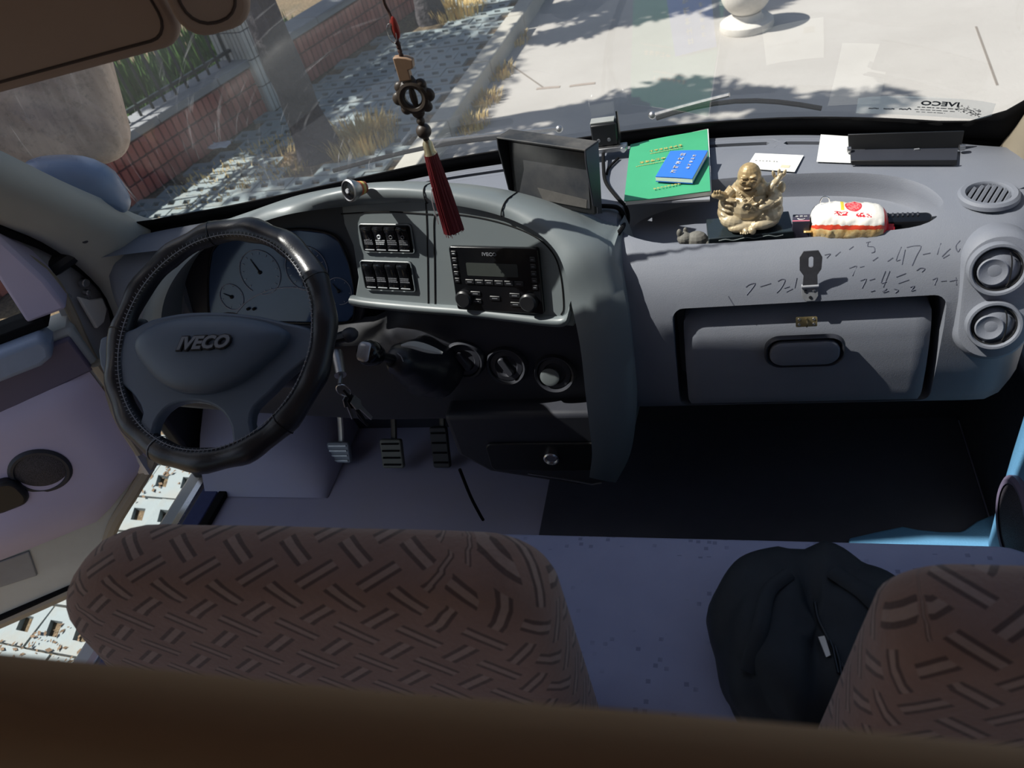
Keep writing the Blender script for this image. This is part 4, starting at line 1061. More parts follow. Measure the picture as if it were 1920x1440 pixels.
# spider with four arms: outline on the wheel plane
spid = [(205, 640), (240, 632), (268, 622), (300, 606), (350, 595), (400, 592), (450, 594), (500, 600), (550, 612), (592, 622), (603, 640), (600, 668), (575, 690), (548, 712), (520, 742), (492, 768), (484, 795), (492, 838), (470, 850), (452, 838), (448, 806), (432, 778), (405, 762), (370, 757), (336, 765), (314, 786), (304, 812), (306, 846), (288, 846), (266, 826), (276, 800), (284, 778), (272, 752), (250, 730), (222, 716), (204, 690)]
o3 = spline([WPx(u, v, -.012) for u, v in spid], 2, True)
bm = BM(); prism(bm, o3, WN_ * .022); mk('spokes', bm, M_wheel, sw, bevel=.005, bseg=3, smooth=45)
pad = [(262, 648), (278, 624), (320, 606), (380, 597), (440, 597), (500, 606), (540, 622), (539, 642), (516, 668), (486, 694), (452, 718), (412, 735), (372, 740), (335, 735), (305, 718), (282, 694), (266, 670)]
o3 = spline([WPx(u, v, .012) for u, v in pad], 4, True); cc = WPx(395, 662, .012)
bm = BM(); dome(bm, o3, cc, WN_, [(1.0, -.012), (1.0, .008), (.985, .014), (.94, .019), (.85, .024), (.7, .028), (.5, .0305), (.3, .0315), (.1, .032)]); pd = mk('airbag_pad', bm, M_wheel, sw, smooth=60)
c = WPx(381, 644, .0455); Mt = Matrix(((WX.x, WT.x, WN_.x, c.x), (WX.y, WT.y, WN_.y, c.y), (WX.z, WT.z, WN_.z, c.z), (0, 0, 0, 1)))
tilt = Matrix.Rotation(-.10, 4, 'X')
mko('raised_name', text_mesh('IVECO', .030, Mt @ tilt @ Matrix.Translation((0, 0, .001)), .0022, shear=.22, bold=.0012, sx=1.12), M_dim, pd, 20)
mko('name_outline', text_mesh('IVECO', .030, Mt @ tilt, .0016, shear=.22, bold=.0032, sx=1.12), M_black, pd, 20)
# boss, column shroud, stalks, key
col = thing('steering_column', 'dark steering column shroud with stalks behind the wheel', 'column', WC - WN_ * .12)
bm = BM(); cyl(bm, WC - WN_ * .018, WC - WN_ * .07, .058, .05, 28); mk('boss', bm, M_black, col)
bm = BM(); a = WC - WN_ * .075; b = WC - WN_ * .24 + V((0, .05, 0))
G = []
for f, w, h in ((0, .055, .05), (.15, .062, .058), (.6, .066, .062), (1, .06, .06)):
    p = a.lerp(b, f); G.append([p + WX * x * w / .055 + WT * y * h / .055 for x, y in rrect(.11, .11, .03, 4)])
Gv = grid(bm, G, closeu=True); face(bm, Gv[0]); face(bm, Gv[-1]); mk('shroud', bm, M_dark, col, smooth=50)
for sgn, (u, v), lab in ((1, (655, 628), 'r'), (-1, (262, 612), 'l')):
    bm = BM(); s = WC - WN_ * .10 + WX * .05 * sgn; e = P(u, v, D=1.40); m = s.lerp(e, .7)
    tube(bm, [s, s.lerp(e, .3), m, e], [.009, .008, .012, .015], 10, flat=.6); mk('stalk', bm, M_black, col)
    bm = BM(); ball(bm, e, (.017, .017, .012), 12, 8); mk('stalk_end', bm, M_dark, col)
kc = P(640, 700, D=1.38); key = thing('key_bunch', 'bunch of keys hanging from the ignition beside the wheel', 'keys', kc)
bm = BM(); cyl(bm, kc + V((-.02, .04, .015)), kc + V((0, -.005, 0)), .012, .011, 16); cyl(bm, kc, kc + V((.008, -.03, .0)), .004, n=8); mk('ignition_lock', bm, M_steel, key)
bm = BM(); rc = kc + V((.01, -.03, -.014)); tube(bm, [rc + V((.013 * math.cos(t), 0, .014 * math.sin(t))) for t in [2 * PI * i / 18 for i in range(18)]], .0012, 6, closed=True); mk('key_ring', bm, M_chrome, key)
for i, (dx, L, m) in enumerate(((-.004, .055, M_steel), (.006, .06, M_black), (.014, .05, M_steel))):
    bm = BM(); r0 = rc + V((dx, -.004 * i, -.014)); e = r0 + V((dx * 1.4, 0, -L)); d = (e - r0).normalized(); x, y, _ = frame_of(d)
    prism(bm, [r0 + x * .010, r0 + x * .012 + d * .016, r0 + x * .005 + d * .022, e + x * .004, e, e - x * .003, r0 - x * .005 + d * .022, r0 - x * .012 + d * .016, r0 - x * .01], y * .0022); mk('key', bm, m, key)
bm = BM(); tube(bm, spline([rc, rc + V((.012, -.004, -.03)), rc + V((.008, -.004, -.06)), rc + V((.018, -.004, -.085))], 4), .0025, 6); mk('key_strap', bm, M_black, key)

# gear lever
gl = thing('gear_lever', 'gear lever with silver topped knob and dark boot on the dashboard', 'gear lever', P(800, 720, y=1.03))
kn = P(693, 662, D=1.34); gb = P(800, 690, y=1.06)
bm = BM(); ex = (gb - kn).normalized()
MMk = orient(kn, -ex, (0, 0, 1))
lathe(bm, [(.010, -.03), (.018, -.022), (.0225, -.006), (.022, .008), (.016, .017), (0, .019)], 28, MMk); knob = mk('knob', bm, M_gloss, gl, smooth=60)
bm = BM(); o3 = [MMk @ V((x, y, .0135)) for x, y in rrect(.026, .034, .009, 5)]; dome(bm, o3, MMk @ V((0, 0, .0135)), MMk.to_3x3() @ V((0, 0, 1)), [(1.0, -.003), (1.0, .004), (.9, .0062), (.5, .0075), (.1, .008)]); mk('knob_plate', bm, M_silver, knob, smooth=50)
bm = BM(); cyl(bm, kn + ex * .02, gb, .008, .010, 14); mk('shaft', bm, M_black, gl)
bm = BM(); G = []
for i in range(9):
    f = i / 8; c = (kn + ex * .07).lerp(gb + V((.0, .04, -.03)), f); r = .016 + .052 * f ** .8 + .004 * (i % 2)
    x, y, d = frame_of(ex)
    G.append([c + (x * math.cos(t) + y * math.sin(t)) * r * (1 + .16 * noise.noise(V((math.cos(t) * 1.5, math.sin(t) * 1.5, f * 4)))) for t in [2 * PI * k / 28 for k in range(28)]])
Gv = grid(bm, G, closeu=True); face(bm, Gv[0]); mk('boot', bm, M_leather, gl, smooth=60)
bm = BM(); c = P(792, 657, D=1.36); tube(bm, spline([P(u, v, D=1.365) for u, v in ((752, 648), (775, 647), (805, 655), (830, 662))], 4), [.003 + .008 * math.sin(PI * i / 12) for i in range(13)], 8, flat=.5); mk('boot_fold', bm, M_pillar, gl)
bm = BM(); tube(bm, [P(u, v, D=1.36) for u, v in ((745, 662), (752, 668), (756, 678))], .001, 4); mk('boot_thread', bm, M_thread, gl)

# pedals
for (u, v, y, w, h, lab, nm) in ((637, 848, 1.22, .062, .055, 'leftmost pedal with worn bright pad, the clutch, under the wheel', 'clutch_pedal'), (736, 850, 1.20, .058, .075, 'middle pedal with pale ribbed pad, the brake', 'brake_pedal'), (826, 838, 1.22, .045, .105, 'tall narrow pedal nearest the centre stack, the accelerator', 'accelerator_pedal')):
    c = P(u, v, y=y); t = thing(nm, lab, 'pedal', c, 'foot pedals')
    MM = orient(c, V((0, -.85, .5)))
    bm = BM(); plate(bm, MM, rrect(w, h, .006), .014, -.007); p = mk('pad', bm, plain('pedal_pad_' + nm, c3(150, 158, 166) if nm[0] == 'c' else c3(120, 122, 112) if nm[0] == 'b' else c3(52, 52, 54), .5), t, bevel=.003)
    for i in range(4):
        bm = BM(); box(bm, MM @ V((0, -h * .36 + h * .24 * i, .0085)), (w * .8, .004, .003), MM.to_3x3()); mk('pad_rib', bm, M_rubber if nm[0] != 'c' else M_steel, p)
    bm = BM(); tube(bm, spline([c + V((0, .012, 0)), c + V((.012, .045, .07)), c + V((.025, .10, .20)), c + V((.03, .14, .34))], 4), .010, 8, flat=.5); mk('arm', bm, M_steel if nm[0] == 'c' else M_black, t)
bm = BM(); G = []   # wheel arch bulge in the driver's footwell
for i in range(10):
    t = i / 9; G.append([V((-.90 + .36 * math.sin(t * PI / 2) , 1.10 + .4 * j / 8, .722 + .30 * math.cos(t * PI / 2) * (j / 8) ** .6)) for j in range(9)])
grid(bm, G); tag(mk('wheel_arch', bm, M_floor, smooth=70), 'grey wheel arch cover in the driver footwell', 'wheel arch', kind='structure')
bm = BM(); tube(bm, spline([P(u, v, y=1.0) for u, v in ((862, 880), (882, 930), (900, 965), (906, 975))], 4), .0035, 6); tag(mk('loose_wire', bm, M_rubber), 'loose black wire hanging under the centre stack', 'wire')

# ------------------------------------------------------------------ car radio
RQ = [FL(u, v) for u, v in ((851, 459), (1016, 463), (1020, 589), (856, 573))]
rs0, rs1 = (RQ[0][0] + RQ[3][0]) / 2, (RQ[1][0] + RQ[2][0]) / 2; rt1, rt0 = (RQ[0][1] + RQ[1][1]) / 2, (RQ[2][1] + RQ[3][1]) / 2
rw, rh = rs1 - rs0, rt1 - rt0; rcx, rcy = (rs0 + rs1) / 2, (rt0 + rt1) / 2
rad = thing('car_radio', 'black car radio with dim display and two rows of buttons', 'radio', F3(rcx, rt0))
def RM_(fx, fy, o=0): return FM(rs0 + fx * rw, rt1 - fy * rh, o)
bm = BM(); plate(bm, RM_(.5, .5), rrect(rw, rh, .005), .010, 0); mk('body', bm, M_gloss, rad, bevel=.0018)
bm = BM(); tube(bm, [RM_(.5, .5, .009) @ V((x, y, 0)) for x, y in rrect(rw - .004, rh - .004, .005)], .0009, 5, closed=True); mk('frame_line', bm, M_dim, rad)
bm = BM(); plate(bm, RM_(.47, .34, .0095), rrect(rw * .58, rh * .20, .002), .001); mk('display', bm, plain('display_glass', c3(62, 66, 64), .2), rad)
mko('printed_name', text_mesh('IVECO', .0085, RM_(.46, .105, .0104), .0002, bold=.0002, sx=1.15), M_dim, rad, 0)
lab6 = ['1', '2', '3', '4', '5', '6']
def button(fx, fy, fw, fh, mark=1, mat=M_black):
    bm = BM(); plate(bm, RM_(fx, fy, .009), rrect(rw * fw, rh * fh, .0015), .003); b = mk('button', bm, mat, rad, bevel=.0008, bseg=1)
    bm = BM(); plate(bm, RM_(fx, fy, .0122), [(-rw * fw * .25, -.0007), (rw * fw * .25, -.0007), (rw * fw * .25, .0007), (-rw * fw * .25, .0007)], .0003); mk('button_mark', bm, M_icon if mark == 2 else M_dim, b, 0)
for i in range(6): button(.20 + i * .112, .535, .104, .075)
for i in range(5): button(.055, .10 + i * .105, .06, .075, 2 if i == 0 else 1)
for i in range(5): button(.935, .16 + i * .105, .06, .075)
for fx, fy in ((.25, .72), (.25, .84), (.47, .78), (.70, .72), (.70, .86)): button(fx, fy, .12, .07)
for fx in (.12, .86):
    bm = BM(); lathe(bm, [(.016, .008), (.016, .020), (.013, .023), (0, .023)], 28, RM_(fx, .80)); mk('volume_knob', bm, M_black, rad)

# ------------------------------------------------------------------ seats
def seat_fabric():
    n = NT('brown_woven_seat_fabric'); sp = n.n('ShaderNodeSeparateXYZ'); n.l(n.uv(), sp.inputs[0])
    c45 = math.sqrt(.5) / .058
    a_ = math.radians(50)
    u = n.M('ADD', n.M('MULTIPLY', sp.outputs[0], math.cos(a_) / .044), n.M('MULTIPLY', sp.outputs[1], math.sin(a_) / .044))
    v = n.M('SUBTRACT', n.M('MULTIPLY', sp.outputs[1], math.cos(a_ - .15) / .044), n.M('MULTIPLY', sp.outputs[0], math.sin(a_ - .15) / .044))
    fu, fv = n.M('FLOOR', u), n.M('FLOOR', v)
    par = n.M('MODULO', n.M('ADD', n.M('ADD', fu, fv), 200.0), 2.0)
    x = n.M('SUBTRACT', n.M('FRACT', u), .5); y = n.M('SUBTRACT', n.M('FRACT', v), .5)
    ax, ay = n.M('ABSOLUTE', x), n.M('ABSOLUTE', y)
    along = n.M('ADD', n.M('MULTIPLY', ax, n.M('SUBTRACT', 1.0, par)), n.M('MULTIPLY', ay, par))
    cross = n.M('ADD', n.M('MULTIPLY', ay, n.M('SUBTRACT', 1.0, par)), n.M('MULTIPLY', ax, par))
    bar = n.M('MULTIPLY', n.M('LESS_THAN', cross, .085), n.M('LESS_THAN', along, .56))
    edge = n.M('MULTIPLY', n.M('LESS_THAN', cross, .19), n.M('LESS_THAN', along, .66))
    fz = n.noise(160, 3, .6); f2 = n.noise(14, 3, .6)
    base = n.mix(f2, c3(146, 116, 106) + (1,), c3(172, 138, 124) + (1,))
    col = n.mix(n.M('MULTIPLY', edge, .75), base, c3(78, 62, 60) + (1,)); col = n.mix(bar, col, c3(176, 148, 136) + (1,))
    col = n.mix(n.M('MULTIPLY', fz, .25), col, c3(92, 76, 70) + (1,))
    n.bsdf(col, .92, 0, n.bump(n.M('ADD', fz, n.M('MULTIPLY', edge, -1.2)), .5, .002), .25, Sheen_Weight=.25); return n.m
M_seat = seat_fabric()
def seat_back(x0, x1, ztop, ytop, rl, rr_, label, zbot=.98, thick=.11):
    "upholstered seat back: x0..x1 wide, leaning back, corner radii rl (left) and rr_ (right)"
    t = thing('van_seat', label, 'seat', ((x0 + x1) / 2, ytop + .2, .72), 'brown seats in the front row')
    pts = []
    def arc(cx, cz, r, a, b, rz=None):
        for i in range(9): q = a + (b - a) * i / 8; pts.append((cx + r * math.cos(q), cz + (rz or r) * math.sin(q)))
    arc(x1 - rr_, ztop - rr_, rr_, 0, PI / 2); 
    for i in range(1, 8): pts.append((x1 - rr_ + (x0 + rl - x1 + rr_) * i / 8, ztop))
    arc(x0 + rl, ztop - rl * .95, rl, PI / 2, PI, rl * .95)
    for i in range(1, 6): pts.append((x0 - .05 * i / 6, ztop - rl * .95 + (zbot + .04 - ztop + rl * .95) * i / 6))
    arc(x0 - .01, zbot + .04, .04, PI, 1.5 * PI)
    for i in range(1, 8): pts.append((x0 + .03 + (x1 - .03 - x0 - .03) * i / 8, zbot))
    arc(x1 - .03, zbot + .04, .03, 1.5 * PI, 2 * PI, .04)
    for i in range(1, 6): pts.append((x1, zbot + .04 + (ztop - rr_ - zbot - .04) * i / 6))
    cx, cz = (x0 + x1) / 2, (ztop + zbot) / 2
    def yc(z): return ytop + .055 + .02 * (ztop - z)
    prof = [(.08, -1.0), (.3, -1.0), (.55, -1.0), (.75, -.985), (.86, -.95), (.93, -.86), (.97, -.70), (.99, -.5), (1, -.2), (1, .2), (.99, .5), (.96, .75), (.9, .92), (.8, 1), (.5, 1.0), (.1, 1.0)]
    rows = []; UVs = []
    for f, h in prof:
        r = []; ur = []
        for x, z in pts:
            # shrink by distance, not by ratio, so that the border keeps one width
            X = cx + (x - cx) * f; Z = cz + (z - cz) * f
            puff = 1 + .05 * noise.noise(V((X * 7, Z * 7, h)))
            y = yc(Z) + h * thick / 2 * puff
            r.append(V((X, y, Z)))
            side = (h + 1) * thick / 2
            ex_ = abs(x - cx) / (x1 - x0) * 2; sx = side if f > .9 else 0
            ur.append((X + (sx if x > cx else -sx) * (1 if ex_ > .8 else .0), Z + (sx if ex_ <= .8 and z > cz else 0)))
        rows.append(r); UVs.append(ur)
    n = len(pts)
    bm = BM(); Gv = grid(bm, rows, closeu=True, uv=lambda a, b: UVs[a][b % n]); f0 = face(bm, Gv[0]); f1 = face(bm, Gv[-1])
    lay = bm.loops.layers.uv.verify()
    for f_ in (f0, f1):
        if f_:
            for l in f_.loops: l[lay].uv = (l.vert.co.x, l.vert.co.z)
    mk('backrest', bm, M_seat, t, smooth=80)
    # welt seams along both edges of the side panel
    for hh, ff in ():
        bm = BM(); q = [V((cx + (x - cx) * ff, yc(cz + (z - cz) * ff) + hh * thick / 2 + math.copysign(.001, hh), cz + (z - cz) * ff)) for x, z in pts]
        tube(bm, q, .0028, 6, closed=True); mk('welt', bm, plain('brown_welt', c3(74, 58, 54), .9), t)
    bm = BM(); box(bm, (cx, yc(zbot), .86), (x1 - x0 - .08, .08, .28)); mk('seat_frame', bm, M_dark, t, bevel=.01)
    return t
seat_back(-.335, .278, 1.508, .345, .16, .06, 'brown patterned seat back at the lower left, behind the steering wheel')
seat_back(.560, .90, 1.508, .325, .06, .06, 'brown patterned seat back at the lower right corner, beside the black bag')
# bench cushion with pale squared fabric
def bench_fabric():
    n = NT('blue_grey_bench_fabric'); mp = n.n('ShaderNodeMapping'); mp.inputs['Scale'].default_value = (75, 75, 75); n.l(n.obj(), mp.inputs[0])
    ck = n.n('ShaderNodeTexVoronoi'); ck.distance = 'CHEBYCHEV'; ck.inputs['Scale'].default_value = 1; ck.inputs['Randomness'].default_value = .55; n.l(mp.outputs[0], ck.inputs[0])
    sq = n.M('MULTIPLY', n.M('LESS_THAN', ck.outputs['Distance'], .24), n.ramp(n.noise(9, 2, .5), .45, .55))
    col = n.mix(n.noise(20, 3), c3(158, 164, 196) + (1,), c3(172, 178, 208) + (1,)); col = n.mix(n.M('MULTIPLY', sq, .5), col, c3(96, 104, 134) + (1,))
    n.bsdf(col, .9, 0, n.bump(n.noise(900, 2), .3, .0006), .2); return n.m
M_bench = bench_fabric()
bn = thing('bench_seat', 'blue grey fabric bench cushion under the black bag', 'seat', (.39, .6, .72))
bm = BM(); o2 = rrect(.98, .30, .06, 6); cx, cy = .385, .615
rows = []
for f, z in ((.90, .90), (.985, .905), (1.0, .93), (1.0, 1.02), (.99, 1.045), (.965, 1.058), (.92, 1.063), (.6, 1.064), (.2, 1.062)):
    r = []
    for x, y in o2:
        fx = 1 - (1 - f) * .36; X = cx + x * (fx if f > .9 else f); Y = cy + y * f
        r.append(V((X, Y, z + (.003 * noise.noise(V((X * 6, Y * 6, 0))) if z > 1.0 else 0))))
    rows.append(r)
Gv = grid(bm, rows, closeu=True); face(bm, Gv[-1]); face(bm, Gv[0]); mk('cushion', bm, M_bench, bn, smooth=60)
bm = BM(); tube(bm, spline(rows[4], 1, True), .003, 6, closed=True); mk('piping', bm, M_bench, bn)
bm = BM(); box(bm, (.385, .615, .81), (.88, .24, .18)); mk('base', bm, M_dark, bn, bevel=.01)

# beige padded rail in the foreground
bm = BM(); G = []
for i in range(25):
    x = -.35 + 1.24 * i / 24; yy = .098; w = .004 * noise.noise(V((x * 5, 0, 0)))
    zt = 1.842 + w
    G.append([V((x, yy + .030 * math.cos(t) , zt - .030 + .030 * math.sin(t))) for t in [-.2 + (PI + .4) * k / 10 for k in range(11)]])
    G[-1] = [V((x, yy, 1.705)), V((x, yy + .026, 1.715)), V((x, yy + .033, 1.76))] + G[-1] + [V((x, yy - .033, 1.76)), V((x, yy - .026, 1.715))]
Gv = grid(bm, G, closeu=True); face(bm, Gv[0]); face(bm, Gv[-1]); rail = mk('partition_pad', bm, M_rail, smooth=60); tag(rail, 'out of focus beige padded partition across the bottom edge', 'partition')

# black bag
bag = thing('black_bag', 'slumped black cloth bag with white tag on the bench', 'bag', (.55, .58, 1.066))
bm = BM(); c = V((.538, .560, 1.110)); G = []
M_cloth = plain('black_cloth', c3(38, 44, 50), .6, var=.2, scale=40, grain=.3, gscale=500, spec=.35)
NB, NK = 40, 72
for i in range(NB + 1):
    t = PI * i / NB; r = []
    for k in range(NK):
        a = 2 * PI * k / NK; e = lambda v, p: math.copysign(abs(v) ** p, v)
        d = V((e(math.sin(t), .6) * e(math.cos(a), .7), e(math.sin(t), .6) * e(math.sin(a), .7), e(math.cos(t), .85)))
        p = V((d.x * .126, d.y * .135, d.z * .062))
        q = p * 9
        fold = abs(noise.noise(V((q.x * 1.2 + q.z * .8, q.y * 1.1, q.z * .55)))) * 2 - .35
        fold2 = noise.noise(q * 2.3) * .35
        crease = -.020 * math.exp(-((p.x + .012 - p.z * .12) / .012) ** 2) * (1 if p.z > -.05 else 0)
        p = p * (1 + .13 * fold + .04 * fold2) + d.normalized() * crease if d.length > 0 else p
        p.x += .05 * (p.z / .14) * .3
        w = c + p
        if w.z < 1.067: w.z = 1.067 + (w.z - 1.067) * .02
        r.append(w)
    G.append(r)
grid(bm, G, closeu=True); mk('bag_body', bm, M_cloth, bag, smooth=80)
bb = BVHTree.FromPolygons([p for r in G for p in r], [(i * NK + k, i * NK + (k + 1) % NK, (i + 1) * NK + (k + 1) % NK, (i + 1) * NK + k) for i in range(NB) for k in range(NK)])
def onb(u, v, o=.002):
    r = ray(u, v).normalized(); h = bb.ray_cast(CAM_POS, r); return (h[0] - r * o) if h[0] else P(u, v, z=1.2)
bm = BM(); tube(bm, spline([onb(u, v) for u, v in ((1528, 1130), (1534, 1160), (1548, 1190), (1568, 1230), (1590, 1265))], 4), .0022, 6); mk('zipper', bm, M_black, bag)
bm = BM(); a, b_, c_, d_ = (onb(u, v, .004) for u, v in ((1534, 1194), (1546, 1192), (1557, 1228), (1549, 1232))); vs = [bm.verts.new(p) for p in (a, b_, c_, d_)]; face(bm, vs); mk('tag', bm, M_white, bag, 0, solid=.0006)
bm = BM(); tube(bm, [onb(u, v, .005) for u, v in ((1556, 1200), (1562, 1215), (1566, 1235), (1572, 1262), (1578, 1268), (1574, 1240), (1566, 1212))], .0018, 6); mk('zip_pull', bm, M_gloss, bag)
bm = BM(); pts = spline([onb(u, v, .004) for u, v in ((1560, 1070), (1590, 1090), (1620, 1110), (1650, 1140))], 4); tube(bm, pts, .012, 8, flat=.3); mk('strap', bm, M_cloth, bag)
bm = BM(); tube(bm, spline([onb(u, v, .004) for u, v in ((1480, 1075), (1440, 1110), (1425, 1180), (1400, 1260))], 4), .010, 8, flat=.35); mk('strap', bm, M_cloth, bag)

bm = BM(); plate(bm, orient((.475, 1.09, .7215), (0, 0, 1), (0, 1, 0)), rrect(.90, .80, .05), .006); tag(mk('footwell_shade', bm, plain('footwell_shade_dark', c3(70, 72, 84), .8, var=.15, scale=20), bevel=.002), 'dark sheet standing in for the shade in the passenger footwell', 'mat')  # dark sheet that puts the footwell's shade into the floor colour
# ------------------------------------------------------------------ things on the dashboard
def frame3(o, ex, ey):
    ex = V(ex).normalized(); ez = ex.cross(V(ey)).normalized(); ey = ez.cross(ex)
    return Matrix(((ex.x, ey.x, ez.x, o[0]), (ex.y, ey.y, ez.y, o[1]), (ex.z, ey.z, ez.z, o[2]), (0, 0, 0, 1)))
def marks(bm, M, x0, x1, y, h, seed, z=.0004, gap=.25, wide=1.0):
    "a line of small illegible characters: each a cluster of strokes"
    rnd = random.Random(seed); x = x0; w = h * wide
    while x + w <= x1 + 1e-6:
        for _ in range(3):
            yy = y + rnd.uniform(-.42, .3) * h; plate(bm, M, [(x, yy), (x + w * .9, yy), (x + w * .9, yy + h * .13), (x, yy + h * .13)], .0002, z)
        for _ in range(2):
            xx = x + rnd.uniform(.1, .75) * w; plate(bm, M, [(xx, y - h * .45), (xx + h * .13, y - h * .45), (xx + h * .13, y + h * .45), (xx, y + h * .45)], .0002, z)
        x += w * (1 + gap)

# monitor with sun hood
mTL, mTR, mBR = P(930, 257, y=1.225), P(1098, 281, y=1.150), P(1109, 402, y=1.135)
mon = thing('dash_monitor', 'black screen monitor in a dusty sun hood on the dashboard', 'monitor', (.16, 1.2, 1.402))
ME = (mTR - mTL).normalized(); mw = (mTR - mTL).length; mh = .128
MMo = frame3(mTL.lerp(mTR, .5), ME, V((0, .12, 1)))          # x right, y up, z towards the viewer, origin mid top front
M_dustblack = plain('dusty_black_plastic', c3(40, 42, 46), .6, var=.15, scale=25, dust=.45, dustcol=c3(150, 144, 136))
bm = BM(); plate(bm, MMo @ Matrix.Translation((0, -mh / 2, 0)), rrect(mw - .006, mh - .004, .006), .016, -.040); mk('casing', bm, M_black, mon, bevel=.003)
bm = BM(); plate(bm, MMo @ Matrix.Translation((0, -mh / 2 - .001, 0)), rrect(mw - .026, mh - .030, .002), .001, -.0235); mk('screen', bm, plain('dusty_screen', c3(44, 47, 54), .22, var=.12, scale=18, dust=.35, dustcol=c3(120, 116, 110)), mon)
bm = BM(); plate(bm, MMo, [(-mw / 2, -.060), (mw / 2, -.060), (mw / 2 - .002, .0), (-mw / 2 + .002, .0)], .003, 0)
bm.free()
bm = BM(); prism(bm, [MMo @ V(p) for p in ((-mw / 2, 0, -.040), (mw / 2, 0, -.040), (mw / 2, 0, .0), (-mw / 2, 0, .0))], MMo.to_3x3() @ V((0, -.003, 0))); mk('hood_top', bm, M_dustblack, mon, bevel=.001)
for sx in (-1, 1):
    bm = BM(); prism(bm, [MMo @ V((sx * mw / 2, y, z)) for y, z in ((0, -.040), (0, .0), (-.02, .0), (-mh * .80, -.014), (-mh * .86, -.026), (-mh * .96, -.026), (-mh, -.040))], MMo.to_3x3() @ V((-sx * .003, 0, 0))); mk('hood_side', bm, M_black if sx < 0 else M_dark, mon, bevel=.001)
bm = BM(); fc = MMo @ V((0, -mh, -.05)); cyl(bm, V((fc.x, fc.y + .01, 1.401)), fc, .012, n=14); lathe(bm, [(0, 1.4005), (.04, 1.4005), (.038, 1.406), (.012, 1.412)], 28, Matrix.Translation((fc.x, fc.y + .01, 0))); mk('foot', bm, M_black, mon)
bm = BM(); prism(bm, [MMo @ V(p) for p in ((-.02, -mh + .014, -.0222), (.07, -mh + .014, -.0222), (.072, -mh + .030, -.0222), (-.03, -mh + .036, -.0222))], MMo.to_3x3() @ V((0, 0, .0003))); mk('dust_film', bm, plain('dust', c3(86, 84, 82), .9, var=.3, scale=60), mon)

# bracket box behind the monitor
bx = P(1138, 258, y=1.415); br = thing('transponder_box', 'small black box on a bolted bracket behind the monitor', 'box', (bx.x, bx.y, 1.40))
bm = BM(); box(bm, (bx.x, 1.412, 1.420), (.075, .020, .010)); mk('bracket', bm, M_steel, br, bevel=.002)
bm = BM(); box(bm, (bx.x - .004, 1.425, 1.447), (.050, .026, .044)); mk('housing', bm, M_black, br, bevel=.003)
bm = BM(); prism(bm, [V((bx.x + .021, 1.41, 1.424)), V((bx.x + .021, 1.44, 1.424)), V((bx.x + .021, 1.432, 1.484)), V((bx.x + .021, 1.424, 1.487))], (.003, 0, 0)); mk('fin', bm, M_black, br)
bm = BM(); box(bm, (bx.x - .006, 1.428, 1.4705), (.046, .022, .004)); mk('cap', bm, plain('dusty_clear', c3(150, 152, 150), .5), br, bevel=.001)
for dx in (-.028, .030):
    bm = BM(); cyl(bm, (bx.x + dx, 1.402, 1.420), (bx.x + dx, 1.397, 1.420), .0055, n=12); mk('bolt', bm, M_chrome, br, bevel=.001)
for dx in (-.016, .004):
    bm = BM(); cyl(bm, (bx.x + dx, 1.412, 1.438), (bx.x + dx, 1.4105, 1.438), .0035, n=10); mk('lens_dot', bm, M_dim, br)
# cables
def cable(pts, r, label, up=.004):
    bm = BM(); tube(bm, spline([on(u, v, 0)[0] + V((0, 0, h)) for u, v, h in pts], 5), r, 8); return tag(mk('cable', bm, M_rubber), label, 'cable', 'cables beside the monitor')
cable([(1133, 292, .016), (1133, 320, .012), (1136, 345, .005), (1155, 372, .005), (1176, 402, .012), (1178, 430, .012), (1160, 448, .008), (1150, 452, .004)], .0034, 'black cable running from the bracket box down beside the green booklet')
cable([(1112, 398, .012), (1140, 394, .008), (1162, 404, .014), (1172, 424, .014), (1166, 440, .010), (1150, 447, .004)], .0042, 'thick black cable looping from the foot of the monitor')
cable([(1160, 300, .004), (1142, 318, .004), (1138, 330, .004)], .0025, 'short thin cable end curling beside the bracket box')

# booklets
gq = [P(1182, 271, z=1.416), P(1326, 241, z=1.416), P(1332, 359, z=1.416), P(1170, 378, z=1.418)]
gb_ = thing('green_booklet', 'green covered booklet with gold print lying on the dashboard', 'booklet', (gq[0] + gq[2]) / 2 - V((0, 0, .015)))
def slab(bm, q, t, n=8, lift=None):
    rows = []
    for i in range(n + 1):
        r = []
        for j in range(n + 1):
            a = q[0].lerp(q[1], j / n); b = q[3].lerp(q[2], j / n); p = a.lerp(b, i / n)
            if lift: p = p + V((0, 0, lift(j / n, i / n)))
            r.append(p)
        rows.append(r)
    G1 = grid(bm, rows); G2 = grid(bm, [[p - V((0, 0, t)) for p in r] for r in rows])
    lo = lambda G: [v for v in G[0][:-1]] + [r[-1] for r in G[:-1]] + [v for v in G[-1][:0:-1]] + [r[0] for r in G[:0:-1]]
    A, B_ = lo(G1), lo(G2)
    for k in range(len(A)): face(bm, (A[k], A[(k + 1) % len(A)], B_[(k + 1) % len(A)], B_[k]))
    return rows
M_green = plain('green_cover', c3(70, 168, 122), .45, var=.06, scale=30, grain=.2, gscale=120, gdist=.0006)
bm = BM(); lf = lambda a, b: .004 * max(0, b - .75) * (1 - a) + .0012 * math.sin(a * 5 + b * 3)
gr = slab(bm, gq, .0012, 10, lf); gc = mk('cover', bm, M_green, gb_, smooth=60)
bm = BM(); slab(bm, [p + V((.002, .002, -.0016)) for p in gq], .007, 4); mk('pages', bm, M_white, gb_)
bq = [gq[0] - V((0, 0, .0095)), gq[1] + V((.003, 0, -.0095)), P(1331, 374, z=1.4068), P(1178, 381, z=1.4068)]
bm = BM(); slab(bm, bq, .0035, 4); mk('back_cover', bm, plain('grey_plastic_sleeve', c3(150, 152, 160), .4), gb_)
